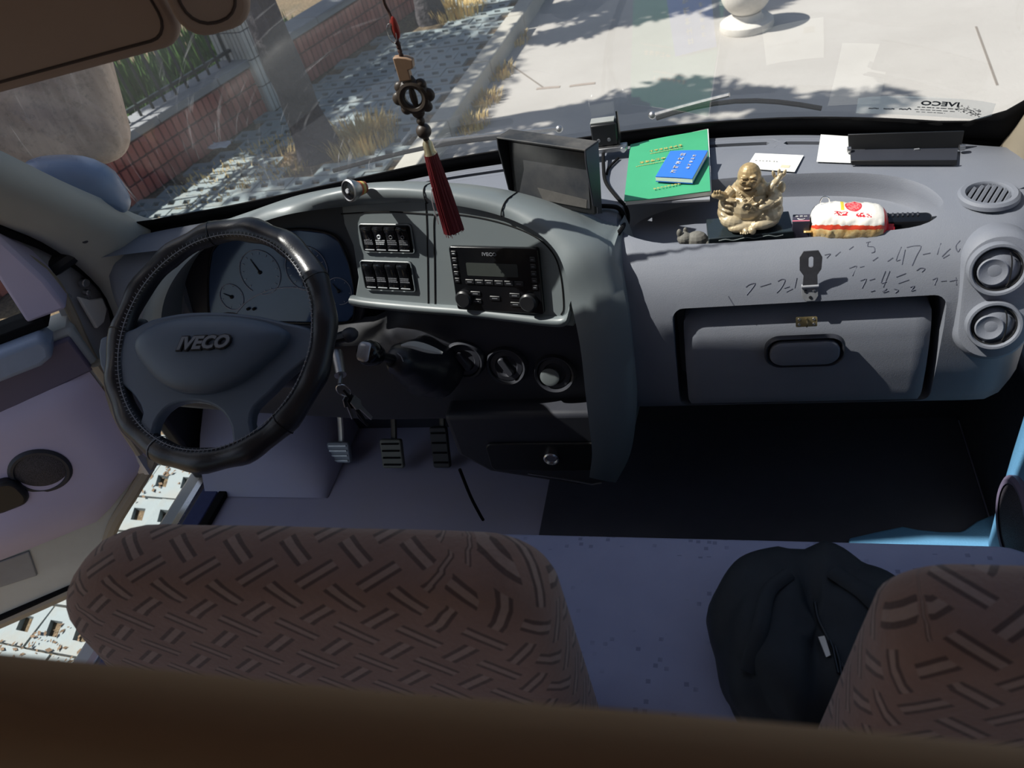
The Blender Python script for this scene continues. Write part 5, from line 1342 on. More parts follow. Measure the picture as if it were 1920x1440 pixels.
gM = frame3(gq[0].lerp(gq[1], .5).lerp(gq[2].lerp(gq[3], .5), .5) + V((0, 0, .0016)), gq[0] - gq[1], gq[3] - gq[0])
bm = BM(); marks(bm, gM, -.038, .030, -.064, .0075, 1, gap=.2); mk('title_line', bm, M_gold, gc, 0)
bm = BM(); marks(bm, gM, -.036, .026, -.054, .0032, 2, gap=.1); mk('small_print', bm, M_gold, gc, 0)
bm = BM(); marks(bm, gM, .0, .052, -.026, .0085, 3, gap=.15); mk('title_line', bm, M_gold, gc, 0)
bm = BM(); marks(bm, gM, -.0, .058, -.014, .0032, 4, gap=.1); mk('small_print', bm, M_gold, gc, 0)
bm = BM(); marks(bm, gM, -.008, .042, .082, .005, 5, gap=.2); mk('small_print', bm, M_gold, gc, 0)
bz = 1.4185
qb = [P(1257, 283, z=bz + .011), P(1327, 282, z=bz + .011), P(1298, 335, z=bz + .011), P(1229, 331, z=bz + .011)]
bl = thing('blue_booklet', 'small blue booklet with white print on top of the green one', 'booklet', (qb[0] + qb[2]) / 2 - V((0, 0, .011)))
M_bluec = plain('blue_cover', c3(58, 122, 226), .35, var=.05, scale=20)
bm = BM(); slab(bm, qb, .0012, 5, lambda a, b: .001 * math.sin(a * 3)); bcv = mk('cover', bm, M_bluec, bl, smooth=60)
bm = BM(); slab(bm, [p - V((0, 0, .0016)) for p in qb], .0065, 3); mk('pages', bm, M_white, bl)
bm = BM(); slab(bm, [p - V((0, 0, .0088)) for p in qb], .0012, 3); mk('back_cover', bm, M_bluec, bl)
bM = frame3((qb[0] + qb[1] + qb[2] + qb[3]) / 4 + V((0, 0, .0014)), qb[3] - qb[0], qb[1] - qb[0])
bm = BM(); marks(bm, bM, -.036, .040, -.006, .0100, 8, gap=.45, wide=1.05); mk('title_line', bm, M_print, bcv, 0)
bm = BM(); marks(bm, bM, -.030, .030, .016, .0068, 9, gap=.6); mk('title_line', bm, M_print, bcv, 0)

# white cards
def card(px_, label, nm, t=.0008, z=1.4022, printed=False):
    q = [P(u, v, z=z) for u, v in px_]; bm = BM(); slab(bm, q, t, 3); o = mk(nm, bm, M_white); tag(o, label, 'card')
    if printed:
        Mq = frame3((q[0] + q[1] + q[2] + q[3]) / 4 + V((0, 0, .0002)), q[1] - q[0], q[0] - q[3])
        bm = BM(); marks(bm, Mq, -.034, .008, .001, .004, 12, gap=.5); mk('small_print', bm, plain('faint_print', c3(205, 205, 200), .6), o, 0)
        bm = BM(); plate(bm, Mq, [(.015, -.019), (.030, -.019), (.030, -.010), (.015, -.010)], .0003); mk('chip_print', bm, plain('pale_chip', c3(214, 206, 178), .5), o, 0)
card([(1416, 287), (1507, 291), (1490, 322), (1398, 315)], 'white plastic card lying behind the laughing figurine', 'plastic_card', printed=True)
card([(1539, 252), (1630, 258), (1612, 306), (1531, 303)], 'blank white paper slip half under the black bracket', 'paper_slip', .0005)
# black bracket
q0, q1, q2, q3 = P(1594, 283, z=1.404), P(1796, 280, z=1.404), P(1793, 305, z=1.404), P(1595, 305, z=1.404)
bk = thing('black_bracket', 'long black channel bracket lying on the passenger dashboard', 'bracket', (q0 + q2) / 2)
bm = BM(); slab(bm, [p + V((0, 0, .002)) for p in (q0, q1, q2, q3)], .0035, 3); mk('base_plate', bm, M_dark, bk)
ex = (q1 - q0).normalized(); bm = BM(); prism(bm, [q0 + V((-.002, .004, 0)), q1 + V((.006, .004, 0)), q1 + V((.008, .010, .026)), q0 + V((-.004, .010, .026))], (0, .003, 0)); mk('back_wall', bm, M_black, bk, bevel=.001)
bm = BM(); prism(bm, [q3 + V((0, -.001, .006)), q2 + V((0, -.001, .006)), q2 + V((0, -.002, -.002)), q3 + V((0, -.002, -.002))], (0, -.003, 0)); mk('front_lip', bm, M_black, bk, bevel=.001)
for p in (q0, q1):
    bm = BM(); cyl(bm, p + V((0, -.006, .006)), p + V((.008 if p is q1 else -.006, -.006, .006)), .005, n=12); mk('end_pin', bm, M_steel, bk)
bm = BM(); box(bm, (q0 + q1) / 2 + V((.02, -.008, .003)), (.008, .004, .002)); mk('clip', bm, M_dim, bk)

# ------------------------------------------------------------------ laughing figurine on its plinth
px0, px1 = P(1328, 448, z=1.386), P(1489, 433, z=1.386); pdp = (P(1330, 416, z=1.386) - px0); pdp = V((-.004, .062, 0))
pl_ = thing('plinth', 'black polished plinth under the laughing figurine', 'plinth', (px0 + px1) / 2 + V((0, .03, -.029)))
bm = BM(); prism(bm, [px0, px1, px1 + pdp, px0 + pdp], (0, 0, -.029)); mk('block', bm, plain('black_stone', c3(40, 48, 52), .2, var=.25, scale=40), pl_, bevel=.0015)
pm = (px0 + px1) / 2
bm = BM(); Mq = frame3(pm + V((0, -.0004, -.005)), px1 - px0, V((0, 0, 1))); 
tube(bm, spline([Mq @ V((-.05 + .1 * i / 9, .0018 * math.sin(i * 2.1), .0006)) for i in range(10)], 3), .0008, 5); mk('carved_line', bm, plain('grey_carving', c3(120, 128, 128), .6), pl_)
FB = pm + V((.0, .031, .0005)); fx = (px1 - px0).normalized()
fig = thing('laughing_figurine', 'golden bronze figurine of a laughing seated monk with round belly', 'figurine', FB)
fy = V((0, 0, 1)).cross(fx)          # towards the windscreen
def fg(x, y, z): return FB + fx * x + fy * y + V((0, 0, z))
bm = BM()
RX = Matrix((fx, fy, V((0, 0, 1)))).transposed()
def eb(x, y, z, rx, ry=None, rz=None, rot=None, seg=16, rings=10): 
    R_ = RX if rot is None else RX @ Euler(rot).to_matrix()
    ball(bm, fg(x, y, z), (rx, ry or rx, rz or rx), seg, rings, R_)
def lim(pts, rs): tube(bm, spline([fg(*p) for p in pts], 4), [rs[0] + (rs[-1] - rs[0]) * i / (4 * (len(pts) - 1)) for i in range(4 * (len(pts) - 1) + 1)], 10)
eb(0, .004, .012, .047, .030, .012)                                   # robe spread on the plinth
eb(-.002, .004, .034, .034, .027, .030)                               # belly
eb(.0, .008, .060, .030, .021, .020)                                  # chest
eb(-.026, -.008, .016, .022, .017, .014, (0, .2, 0)); eb(.027, -.006, .020, .022, .019, .019)   # thighs
eb(.022, -.018, .012, .024, .012, .010, (0, 0, .3)); eb(-.018, -.020, .009, .018, .010, .008)    # shins
eb(-.008, -.026, .006, .006, .009, .006); eb(.002, -.029, .007, .006, .008, .007)                # feet
eb(.0, .004, .086, .0185, .0180, .0215); eb(-.003, -.002, .078, .0165, .0155, .013)               # skull, jaw
eb(-.0175, .004, .073, .0045, .006, .0085); eb(.0185, .005, .072, .0050, .006, .0090)             # long ears
eb(-.003, -.0155, .084, .0042, .004, .0042); eb(-.010, -.0125, .085, .0065, .005, .0048); eb(.0055, -.012, .085, .0065, .005, .0048)  # nose, cheeks
eb(-.009, -.0125, .0925, .0058, .004, .0022, (0, .25, 0)); eb(.0045, -.0125, .0925, .0058, .004, .0022, (0, -.25, 0))                   # brows
lim([(-.024, .004, .066), (-.036, .0, .056), (-.044, -.006, .062), (-.050, -.008, .066)], (.010, .006)); eb(-.052, -.008, .065, .0075, .006, .005)
for k in range(3): eb(-.054 + .004 * k, -.010, .070, .0022, .0022, .005)
eb(-.036, .002, .042, .013, .013, .020, (0, .2, 0)); eb(-.040, .003, .026, .011, .014, .014)                                           # hanging sleeve
lim([(.026, .006, .064), (.038, .0, .050), (.028, -.014, .044), (.018, -.020, .043)], (.011, .006)); eb(.018, -.021, .043, .0065, .005, .005)
eb(.040, .004, .036, .011, .014, .024); eb(.043, .004, .020, .009, .013, .012)
for k in range(4): eb(.033 + .004 * k, -.004 + .003 * (k % 2), .066 + .005 * k, .005, .005, .008, (.1 * k, .3, 0))                       # raised offering
for k in range(3): eb(.036 + .008 * k, .0, .086 + .002 * (k % 2), .0028, .0028, .007, (0, .25 * (k - 1), 0))
eb(.049, .004, .060, .006, .007, .010)
for k in range(5): eb(-.030 - .002 * k, -.006, .054 - .009 * k, .012, .010, .0035, (0, .3, 0), 12, 6)                                   # sleeve folds
for k in range(4): eb(.038, -.009, .046 - .009 * k, .011, .009, .003, (0, -.3, 0), 12, 6)
tube(bm, [fg(.034 * math.cos(a) * .55 - .002, -.017 - .004 * math.sin(a + PI / 2), .056 + .010 * math.sin(a)) for a in [PI + PI * k / 14 for k in range(15)]], .0022, 6)
me0 = bpy.data.meshes.new('fig'); bmesh.ops.recalc_face_normals(bm, faces=bm.faces); bm.to_mesh(me0); bm.free()
o_ = bpy.data.objects.new('fig', me0); COL.objects.link(o_)
m_ = o_.modifiers.new('r', 'REMESH'); m_.mode = 'VOXEL'; m_.voxel_size = .00085; m2 = o_.modifiers.new('s', 'SMOOTH'); m2.factor = .5; m2.iterations = 2
M_bronze = plain('antique_gold', c3(176, 152, 112), .36, .25, var=.3, scale=120, grain=.3, gscale=400, gdist=.0006, dust=.8, dustcol=c3(236, 228, 204))  # patina mottling; its cream and brown also stand in for highlights and shading
mko('body', baked(o_), M_bronze, fig, 80)
M_patina = plain('dark_bronze', c3(84, 66, 44), .5, .4)
bm = BM(); ball(bm, fg(-.004, -.0165, .0745), (.0075, .004, .0046), 16, 8, RX); mk('mouth', bm, M_patina, fig)
bm = BM(); ball(bm, fg(-.004, -.0188, .0768), (.0055, .0022, .0014), 12, 6, RX); mk('teeth', bm, M_bronze, fig)
for x in (-.0095, .0050):
    bm = BM(); tube(bm, [fg(x + .0045 * math.cos(a), -.0172, .0885 + .0018 * math.sin(a)) for a in [PI * k / 8 for k in range(9)]], .0007, 5); mk('eye_line', bm, M_patina, fig)
bm = BM(); tube(bm, [fg(-.006 + .0075 * math.cos(a), -.0245, .048 + .0075 * math.sin(a)) for a in [2 * PI * k / 6 for k in range(6)]], .0016, 6, closed=True); md = mk('medallion', bm, M_bronze, fig)
bm = BM(); lathe(bm, [(.0068, 0), (.006, .0015), (.003, .001), (.002, .003), (0, .003)], 18, orient(fg(-.006, -.0235, .048), -fy)); mk('medallion_boss', bm, M_bronze, md)
for sx, x0 in ((-1, -.016), (1, .010)):
    for k in range(7):
        bm = BM(); f = k / 6; ball(bm, fg(x0 + (-.006 - x0) * f * (.85), -.012 - .011 * f - .004 * math.sin(f * PI), .067 - .012 * f), .0016, 8, 6); mk('bead', bm, M_bronze, fig)
for k in range(5):
    bm = BM(); ball(bm, fg(-.012 + .0035 * k - .004, -.0335 + .0008 * abs(k - 2), .0052), (.0016, .003, .0018), 8, 6, RX); mk('toe', bm, M_bronze, fig)

# little carved animal
ac = on(1310, 444, 0)[0]; ac.z = 1.364; ac = V((.398, 1.136, 1.357)); AS = 1.6
an = thing('carved_animal', 'small grey carved stone animal beside the black plinth', 'carving', ac)
bm = BM()
for x, y, z, r in ((0, 0, .010, (.012, .009, .010)), (-.012, 0, .013, (.008, .007, .007)), (-.017, 0, .020, (.003, .003, .005)), (-.011, .004, .020, (.0025, .002, .004)), (.010, 0, .006, (.009, .008, .006)), (-.004, .008, .004, (.006, .003, .004)), (-.004, -.008, .004, (.006, .003, .004)), (.016, .0, .009, (.005, .003, .003))):
    ball(bm, ac + V((x, y, z)) * 1.0 + V((x, y, z)) * (AS - 1), tuple(q * AS for q in r), 12, 8)
me0 = bpy.data.meshes.new('an'); bm.to_mesh(me0); bm.free(); o_ = bpy.data.objects.new('an', me0); COL.objects.link(o_)
m_ = o_.modifiers.new('r', 'REMESH'); m_.mode = 'VOXEL'; m_.voxel_size = .0009
mko('body', baked(o_), plain('grey_stone', c3(112, 110, 104), .7, var=.25, scale=200, grain=.5, gscale=500), an, 80)

# snack packet, small box, black penknife case
sc_ = P(1588, 410, y=1.135); sc_.z = 1.382
sn = thing('snack_packet', 'puffy white and gold snack packet with red print in the tray', 'packet', sc_ - V((0, 0, .024)))
sx_ = V((.985, -.06, -.05)).normalized(); sy_ = V((0, 0, 1)).cross(sx_).normalized(); sz_ = sx_.cross(sy_)
n = NT('snack_wrapper'); sp = n.n('ShaderNodeSeparateXYZ'); n.l(n.uv(), sp.inputs[0])
U_, V_ = sp.outputs[0], sp.outputs[1]      # U along the packet 0..1, V round it 0..1 (0.25 = top)
nz = n.noise(120, 3)
top = n.M('LESS_THAN', n.M('ABSOLUTE', n.M('SUBTRACT', n.M('ADD', V_, n.M('MULTIPLY', nz, .04)), .27)), .17)
col = n.mix(n.ramp(n.noise(70, 3), .35, .65), c3(206, 158, 92) + (1,), c3(238, 214, 160) + (1,))
col = n.mix(n.M('LESS_THAN', n.M('ABSOLUTE', n.M('SUBTRACT', n.M('ADD', V_, n.M('MULTIPLY', nz, .03)), .075)), .018), col, c3(214, 70, 48) + (1,))
col = n.mix(top, col, c3(244, 240, 232) + (1,))
def ell(cu, cv, ru, rv):
    a = n.M('DIVIDE', n.M('SUBTRACT', U_, cu), ru); b = n.M('DIVIDE', n.M('SUBTRACT', V_, cv), rv); return n.M('LESS_THAN', n.M('ADD', n.M('MULTIPLY', a, a), n.M('MULTIPLY', b, b)), 1.0)
def rec(cu, cv, ru, rv): return n.M('MULTIPLY', n.M('LESS_THAN', n.M('ABSOLUTE', n.M('SUBTRACT', U_, cu)), ru), n.M('LESS_THAN', n.M('ABSOLUTE', n.M('SUBTRACT', V_, cv)), rv))
chop = n.M('GREATER_THAN', n.noise(330, 2, .5), .47)
col = n.mix(rec(.40, .27, .022, .05), col, c3(236, 210, 70) + (1,))
col = n.mix(ell(.54, .265, .105, .055), col, c3(214, 46, 60) + (1,))
col = n.mix(n.M('MULTIPLY', ell(.54, .265, .09, .045), n.M('MULTIPLY', chop, .35)), col, c3(244, 200, 190) + (1,))
col = n.mix(n.M('MULTIPLY', rec(.38, .185, .085, .020), chop), col, c3(206, 40, 54) + (1,)); col = n.mix(n.M('MULTIPLY', rec(.66, .175, .095, .022), chop), col, c3(206, 40, 54) + (1,))
col = n.mix(n.M('GREATER_THAN', U_, .92), col, c3(206, 34, 50) + (1,))
n.bsdf(col, .28, 0, n.bump(n.noise(60, 3), .4, .002), .6); M_snack = n.m
bm = BM(); G = []; NU, NV = 40, 36
for i in range(NU + 1):
    u = i / NU; w = (max(0, 1 - abs(2 * u - 1) ** 5)) ** .5; hx = -.056 + .116 * u; r = []
    for k in range(NV):
        a = 2 * PI * k / NV; e = lambda v, p: math.copysign(abs(v) ** p, v)
        wr = 1 + .07 * noise.noise(V((u * 9, math.cos(a) * 3, math.sin(a) * 3))) + .04 * noise.noise(V((u * 22, math.cos(a) * 6, math.sin(a) * 6)))
        r.append(sc_ + sx_ * hx + sy_ * (-.034 * (.25 + .75 * w) * e(math.cos(a), .75) * wr) + sz_ * ((.034 if math.sin(a) > 0 else .024) * (.10 + .90 * w) * (1 - .18 * u) * e(math.sin(a), .8) * wr))
    G.append(r)
grid(bm, G, closeu=True, uv=lambda a, b: (a / NU, b / NV)); mk('wrapper', bm, M_snack, sn, smooth=60)
for s, m in ((-1, M_chrome), (1, plain('red_foil', c3(206, 34, 50), .3))):
    bm = BM(); rows = []
    for i in range(4):
        rows.append([sc_ + sx_ * ((-.052 if s < 0 else .056) + s * .004 * i) + sy_ * (-.026 + .052 * k / 14) + sz_ * (.0015 * math.sin(k * 2.2) + .001) for k in range(15)])
    grid(bm, rows); mk('crimp', bm, m if s > 0 else plain('gold_foil', c3(226, 190, 120), .25, .3), sn, solid=.0004)
bm = BM(); wl = spline([sc_ + sx_ * a + sy_ * .012 + V((0, 0, b)) for a, b in ((-.034, .018), (-.040, .032), (-.036, .042), (-.028, .040), (-.026, .030))], 5); tube(bm, wl, .0009, 6); tag(mk('wire_loop', bm, M_chrome), 'thin bright wire loop standing behind the snack packet', 'wire')
cb_ = P(1503, 414, y=1.125); cb_.z = 1.3575
cbx = thing('match_box', 'small dark box with white print between figurine and snack packet', 'box', cb_)
bm = BM(); box(bm, cb_ + V((0, .006, .0225)), (.026, .022, .045), Matrix.Rotation(-.12, 3, 'Z')); mk('carton', bm, plain('plum_carton', c3(62, 58, 74), .5), cbx, bevel=.001)
Mq = frame3(cb_ + V((0, .006, .0452)), Matrix.Rotation(-.12, 3, 'Z') @ V((1, 0, 0)), V((0, 1, 0)))
bm = BM(); marks(bm, Mq, -.009, .010, .004, .005, 31, gap=.3); tube(bm, [Mq @ V((.005 * math.cos(a), -.003 + .003 * math.sin(a), .0006)) for a in [PI + PI * k / 8 for k in range(9)]], .0008, 4); mk('print', bm, M_print, cbx, 0)
bm = BM(); plate(bm, Mq, [(-.0128, -.0108), (.0128, -.0108), (.0128, -.0085), (-.0128, -.0085)], .0003, .0002); mk('pink_band', bm, plain('pink_band', c3(226, 120, 140), .5), cbx, 0)
kc_ = P(1694, 408, y=1.14); kc_.z = 1.370
kn_ = thing('penknife_case', 'black ribbed case lying right of the snack packet', 'case', kc_ - V((0, 0, .012)))
bm = BM(); Mk_ = frame3(kc_, V((1, -.10, 0)), V((0, 1, .1)))
plate(bm, Mk_, rrect(.080, .026, .009), .026, -.012); mk('case', bm, M_gloss, kn_, bevel=.004, bseg=3)
for k in range(7):
    bm = BM(); box(bm, Mk_ @ V((-.022 + .007 * k, .006, .0145)), (.003, .008, .003), Mk_.to_3x3()); mk('rib', bm, M_dark, kn_, bevel=.0006)
bm = BM(); lathe(bm, [(0, -.004), (.010, -.002), (.011, .006), (.006, .010), (0, .011)], 16, orient(Mk_ @ V((.040, 0, .001)), Mk_.to_3x3() @ V((1, 0, 0)))); mk('end_cap', bm, M_black, kn_)

# knob with an orange collar standing on the brow
kc2 = P(657, 357, y=1.125); kd = V((.25, -.85, .35)).normalized()
kb = thing('suction_knob', 'round dark faced knob with orange collar on the console brow', 'knob', kc2)
MMk2 = orient(kc2, (CAM_POS - kc2).normalized() * .8 + V((-.8, -.2, .0)))
bm = BM(); lathe(bm, [(.012, -.018), (.016, -.010), (.019, -.002), (.0195, .004), (.017, .0055), (.016, .004)], 36, MMk2); mk('bezel', bm, M_steel, kb)
bm = BM(); lathe(bm, [(.0165, .0035), (.010, .005), (0, .0055)], 30, MMk2); mk('face', bm, M_gloss, kb)
bm = BM(); lathe(bm, [(.0045, .0055), (.004, .008), (0, .008)], 16, MMk2); mk('hub', bm, M_silver, kb)
for r_, z_, m in ((.0125, -.018, plain('orange_band', c3(196, 104, 60), .5)), (.0115, -.024, M_gold), (.0105, -.029, plain('rust_band', c3(150, 84, 60), .5))):
    bm = BM(); lathe(bm, [(r_ * .7, z_ - .003), (r_, z_ - .0025), (r_ * 1.05, z_), (r_, z_ + .0025), (r_ * .7, z_ + .003)], 28, MMk2); mk('collar_band', bm, m, kb)

# ------------------------------------------------------------------ hasp and staple on the glovebox
hs = thing('hasp', 'steel padlock hasp screwed on the dash above the glovebox', 'hasp', on(1518, 545)[0])
hA, hn = on(1518, 532); hn = V((0, -.80, .6)).normalized()
hup = V((.0, .10, 1)).normalized()
Mh = frame3(hA + V((0, -.006, .0)), V((1, 0, 0)), hup)
hM = plain('hasp_steel', (.20, .20, .21), .45, .7, var=.25, scale=90)
bm = BM()
out_ = [(-.011, .002), (-.010, .020), (-.016, .030), (-.0165, .052), (-.011, .062), (.010, .062), (.016, .050), (.0155, .030), (.010, .020), (.011, .002)]
ol = spline([V((x, y, 0)) for x, y in out_], 1, True); hole = [(.0035 * math.cos(a), .043 + (.006 if math.sin(a) > 0 else -.006) + .0035 * math.sin(a)) for a in [2 * PI * k / 16 for k in range(16)]]
vo_ = [bm.verts.new(Mh @ V((x, y, 0))) for x, y in out_]; vh = [bm.verts.new(Mh @ V((x, y, 0))) for x, y in hole]
eds = [bm.edges.new((a, b)) for a, b in zip(vo_, vo_[1:] + vo_[:1])] + [bm.edges.new((a, b)) for a, b in zip(vh, vh[1:] + vh[:1])]
bmesh.ops.triangle_fill(bm, edges=eds, use_beauty=True)
mk('strap_plate', bm, hM, hs, 0, solid=.0018)
bm = BM(); cyl(bm, Mh @ V((-.0125, 0, .0)), Mh @ V((.0125, 0, .0)), .0032, n=14); mk('hinge_pin', bm, M_silver, hs)
lowp = [(-.012, -.001), (.012, -.001), (.0125, -.016), (.008, -.024), (-.006, -.024), (-.0115, -.016)]
Mh2 = frame3(on(1518, 536, .002)[0], V((1, 0, 0)), on(1518, 536)[0] - on(1518, 560)[0]); bm = BM(); plate(bm, Mh2, lowp, .0016); mk('fixing_plate', bm, plain('zinc_grey', c3(126, 128, 132), .35, .2, var=.25, scale=120), hs, bevel=.0004, bseg=1)
for x, y in ((-.006, -.008), (.006, -.007), (.001, -.018)):
    bm = BM(); lathe(bm, [(.0026, .0016), (.0022, .003), (0, .0034)], 12, Mh2 @ Matrix.Translation((x, y, 0))); mk('screw', bm, M_black if x < 0.004 else M_chrome, hs)
st = thing('staple', 'brass coloured staple plate on the glovebox door edge', 'staple', P(1512, 602, y=1.03))
sc2 = P(1512, 603, y=1.026); Ms = orient(sc2, V((0, -.9, .43))); M_brass = plain('old_brass', c3(150, 136, 100), .45, .7, var=.3, scale=90)
bm = BM(); plate(bm, Ms, rrect(.032, .016, .002), .002, 0); mk('plate', bm, M_brass, st)
for x in (-.011, .011):
    for y in (-.004, .004):
        bm = BM(); lathe(bm, [(.0026, .002), (.0018, .0034), (0, .003)], 12, Ms @ Matrix.Translation((x, y, 0))); mk('screw', bm, M_steel, st)
bm = BM(); tube(bm, spline([Ms @ V((0, .006 * math.cos(a) - .001, .002 + .012 * math.sin(a))) for a in [PI * k / 8 for k in range(9)]], 2), .0016, 8); mk('loop', bm, M_brass, st)

# pen writing on the dash above the glovebox
M_pen = plain('pen_ink', c3(90, 93, 106), .8, var=.1)
STROKES = {
 'a': [[(1398, 538), (1405, 533), (1416, 531), (1410, 541), (1400, 553)], [(1425, 537), (1445, 531)], [(1458, 527), (1466, 523), (1472, 526), (1464, 541), (1456, 549)], [(1470, 540), (1480, 537)], [(1474, 547), (1486, 541)], [(1494, 521), (1490, 540)]],
 'b': [[(1546, 478), (1557, 476), (1550, 484)], [(1566, 480), (1576, 472)], [(1592, 468), (1600, 462)]],
 'c': [[(1592, 503), (1606, 499), (1598, 517)], [(1612, 501), (1620, 499)]],
 'd': [[(1624, 455), (1632, 453)], [(1628, 455), (1627, 462), (1638, 463), (1640, 471), (1634, 474)], [(1636, 489), (1646, 482)]],
 'e': [[(1664, 490), (1674, 483)], [(1690, 463), (1680, 488), (1688, 487)], [(1697, 468), (1691, 496)], [(1700, 464), (1714, 461), (1727, 462), (1718, 480), (1710, 498)], [(1730, 477), (1744, 474)], [(1764, 456), (1757, 477)], [(1766, 481), (1776, 471), (1782, 466)], [(1768, 484), (1780, 477)], [(1800, 451), (1792, 462), (1796, 472), (1800, 466)]],
 'f': [[(1613, 526), (1624, 523), (1616, 540)], [(1630, 525), (1640, 522)], [(1660, 508), (1652, 530), (1662, 528)], [(1668, 508), (1656, 538)], [(1680, 519), (1698, 512)], [(1684, 531), (1704, 524)], [(1718, 507), (1726, 502), (1734, 504), (1728, 510)]],
 'g': [[(1632, 546), (1640, 544)], [(1654, 546), (1662, 541), (1656, 548), (1666, 545)], [(1676, 541), (1684, 544), (1678, 549)], [(1706, 538), (1714, 536), (1708, 545), (1716, 543)]],
 'h': [[(1748, 524), (1757, 521), (1752, 534)], [(1764, 527), (1774, 526)], [(1780, 527), (1794, 524)]],
 'i': [[(1792, 520), (1793, 534)], [(1365, 555), (1376, 573)]],
}
for k_, ss_ in STROKES.items():
    bm = BM()
    for s in ss_:
        pts = [on(u, v, .0002)[0] for u, v in s]
        tube(bm, spline(pts, 3), .0008, 4)
    mk('pen_writing', bm, M_pen, dash, 0)['kind'] = 'stuff'

# ------------------------------------------------------------------ hanging ornament
ox, oy = .009, 1.07
orn = thing('hanging_ornament', 'dark bead and ring charm with a red tassel hanging in the windscreen', 'ornament', (ox, oy, 1.47))
def at_v(u, v): p = P(u, v, y=oy); return p.z
z = {k: at_v(*uv) for k, uv in dict(top=(722, 0), red0=(731, 30), red1=(738, 75), cord1=(745, 105), blk1=(758, 150), ring=(772, 182), ringb=(783, 216), b1=(786, 228), b2=(792, 246), cap0=(797, 262), cap1=(804, 286), tas=(808, 290), end=(848, 431)).items()}
M_cord = plain('brown_cord', c3(70, 48, 42), .8); M_wood = plain('dark_wood', c3(58, 50, 44), .45, var=.2, scale=60)
bm = BM(); tube(bm, [V((ox + .0015 * math.sin(i * .9), oy + .0015 * math.cos(i * .9), z['top'] + .25 + (z['cord1'] - z['top'] - .25) * i / 60)) for i in range(61)], .0022, 7); mk('cord', bm, M_cord, orn)
for i in range(4):
    bm = BM(); ball(bm, (ox, oy, z['red1'] - .004 - .006 * i), (.0035, .0035, .004), 10, 8); mk('cord_knot', bm, M_cord, orn)
bm = BM(); ball(bm, (ox + .003, oy, (z['red0'] + z['red1']) / 2), (.006, .004, (z['red0'] - z['red1']) / 2), 14, 10); mk('red_bead', bm, plain('red_glass', c3(150, 50, 44), .3), orn)
bm = BM(); zz = (z['red0'] + z['red1']) / 2; tube(bm, [V((ox - .003 + .006 * math.cos(a), oy - .003, zz - .006 + .013 * math.sin(a))) for a in [2 * PI * k / 20 for k in range(20)]], .0007, 5, closed=True); mk('wire_ring', bm, M_chrome, orn)
za, zb = z['cord1'], z['blk1']; hgt = za - zb
bm = BM(); prism(bm, [V((ox - .012, oy - .006, zb)), V((ox + .006, oy - .006, zb)), V((ox + .006, oy - .006, zb + hgt * .42)), V((ox + .014, oy - .006, zb + hgt * .46)), V((ox + .016, oy - .006, zb + hgt * .78)), V((ox + .008, oy - .006, zb + hgt * .92)), V((ox - .004, oy - .006, za)), V((ox - .012, oy - .006, za))], (0, .012, 0)); mk('wooden_tag', bm, plain('pale_wood', c3(150, 122, 98), .6, var=.15, scale=80), orn, bevel=.0015)
rz_ = z['ring']; RR = .0195
bm = BM(); tube(bm, [V((ox + RR * math.cos(a), oy, rz_ + RR * math.sin(a))) for a in [2 * PI * k / 40 for k in range(40)]], .0070, 10, closed=True); rg_ = mk('wooden_ring', bm, M_wood, orn)
for k in range(8):
    a = 2 * PI * k / 8 + PI / 2; rb = .0105 if k % 2 == 0 else .0090
    bm = BM(); ball(bm, (ox + (RR + .0035) * math.cos(a), oy, rz_ + (RR + .0035) * math.sin(a)), (rb, .006, rb), 14, 10); mk('ring_lobe', bm, M_wood, rg_)
bm = BM(); ball(bm, (ox, oy, rz_), (.0055, .0055, .0165), 14, 12); mk('centre_bead', bm, M_wood, orn)
bm = BM(); ball(bm, (ox, oy, z['b1'] + .001), .0066, 16, 10); mk('bead', bm, M_wood, orn)
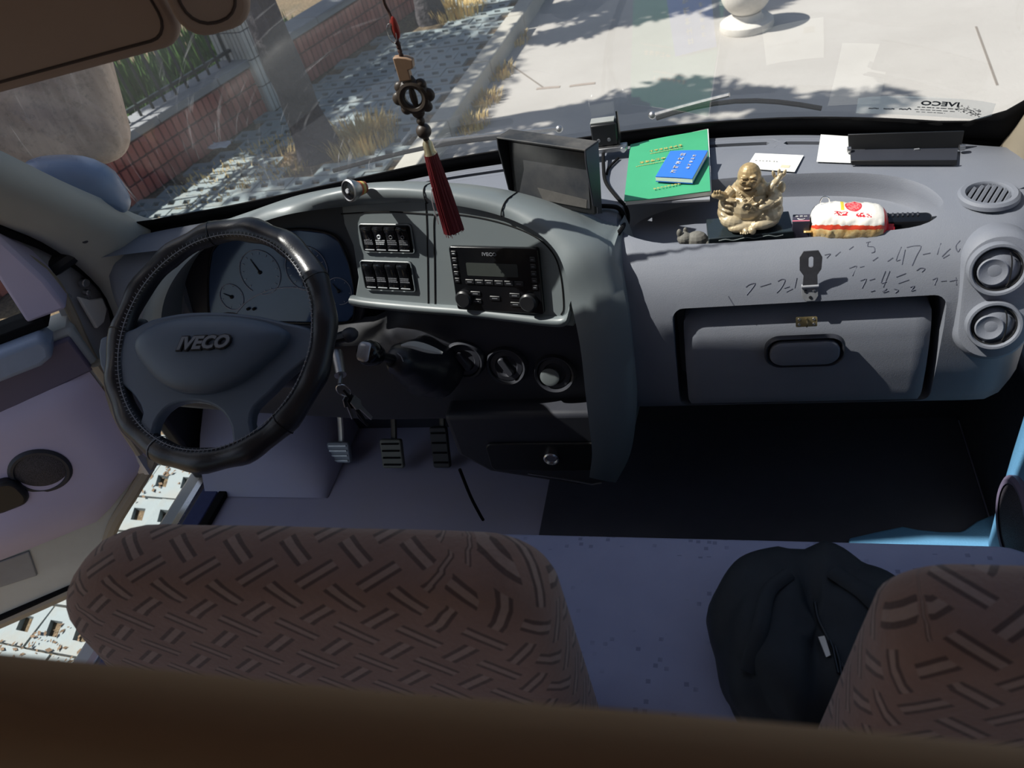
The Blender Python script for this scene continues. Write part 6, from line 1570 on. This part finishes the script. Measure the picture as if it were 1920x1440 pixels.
bm = BM(); ball(bm, (ox, oy, z['b2']), .0118, 20, 12); mk('bead', bm, M_wood, orn)
bm = BM(); ball(bm, (ox, oy, z['cap0'] + .002), (.005, .005, .006), 12, 8); mk('bead', bm, M_wood, orn)
bm = BM(); lathe(bm, [(.004, z['cap0']), (.008, z['cap0'] - .006), (.0085, z['cap1'] + .003), (.0105, z['cap1'] - .002)], 12, Matrix.Translation((ox, oy, 0))); mk('tassel_cap', bm, plain('silver_gold_cap', c3(190, 180, 150), .3, .8), orn)
M_tassel = plain('red_thread', c3(112, 28, 36), .6, var=.25, scale=200)
bm = BM(); G = []
for i in range(19):
    f = i / 18; zc_ = z['cap1'] + (z['end'] - z['cap1']) * f; r = .0095 + .0065 * f ** .8
    G.append([V((ox + (r + .0005 * math.sin(k * 2.6 + 3 * f)) * math.cos(2 * PI * k / 44), oy + (r + .0005 * math.sin(k * 2.6 + 3 * f)) * math.sin(2 * PI * k / 44), zc_ + (.004 * noise.noise(V((k * 1.7, 0, 0))) if i == 18 else 0))) for k in range(44)])
Gv = grid(bm, G, closeu=True); face(bm, Gv[-1]); ts = mk('tassel', bm, M_tassel, orn, smooth=50)
bm = BM(); rnd = random.Random(5)
for k in range(90):
    a = rnd.uniform(0, 2 * PI); r0, r1 = .0100, .0160 + rnd.uniform(-.001, .0016)
    tube(bm, [V((ox + r0 * math.cos(a), oy + r0 * math.sin(a), z['cap1'] - .002)), V((ox + (r0 * .4 + r1 * .62) * math.cos(a), oy + (r0 * .4 + r1 * .62) * math.sin(a), (z['cap1'] + z['end']) / 2)), V((ox + r1 * math.cos(a + .08), oy + r1 * math.sin(a + .08), z['end'] + rnd.uniform(-.006, .004)))], .00055, 4)
mk('tassel_threads', bm, M_tassel, ts, 0)['kind'] = 'stuff'
bm = BM(); tube(bm, spline([V((ox - .010, oy - .012, z['tas'] - .05)), V((ox - .016, oy - .013, z['tas'] - .075)), V((ox - .017, oy - .013, z['tas'] - .115))], 5), .0009, 5); mk('loose_thread', bm, M_print, ts, 0)
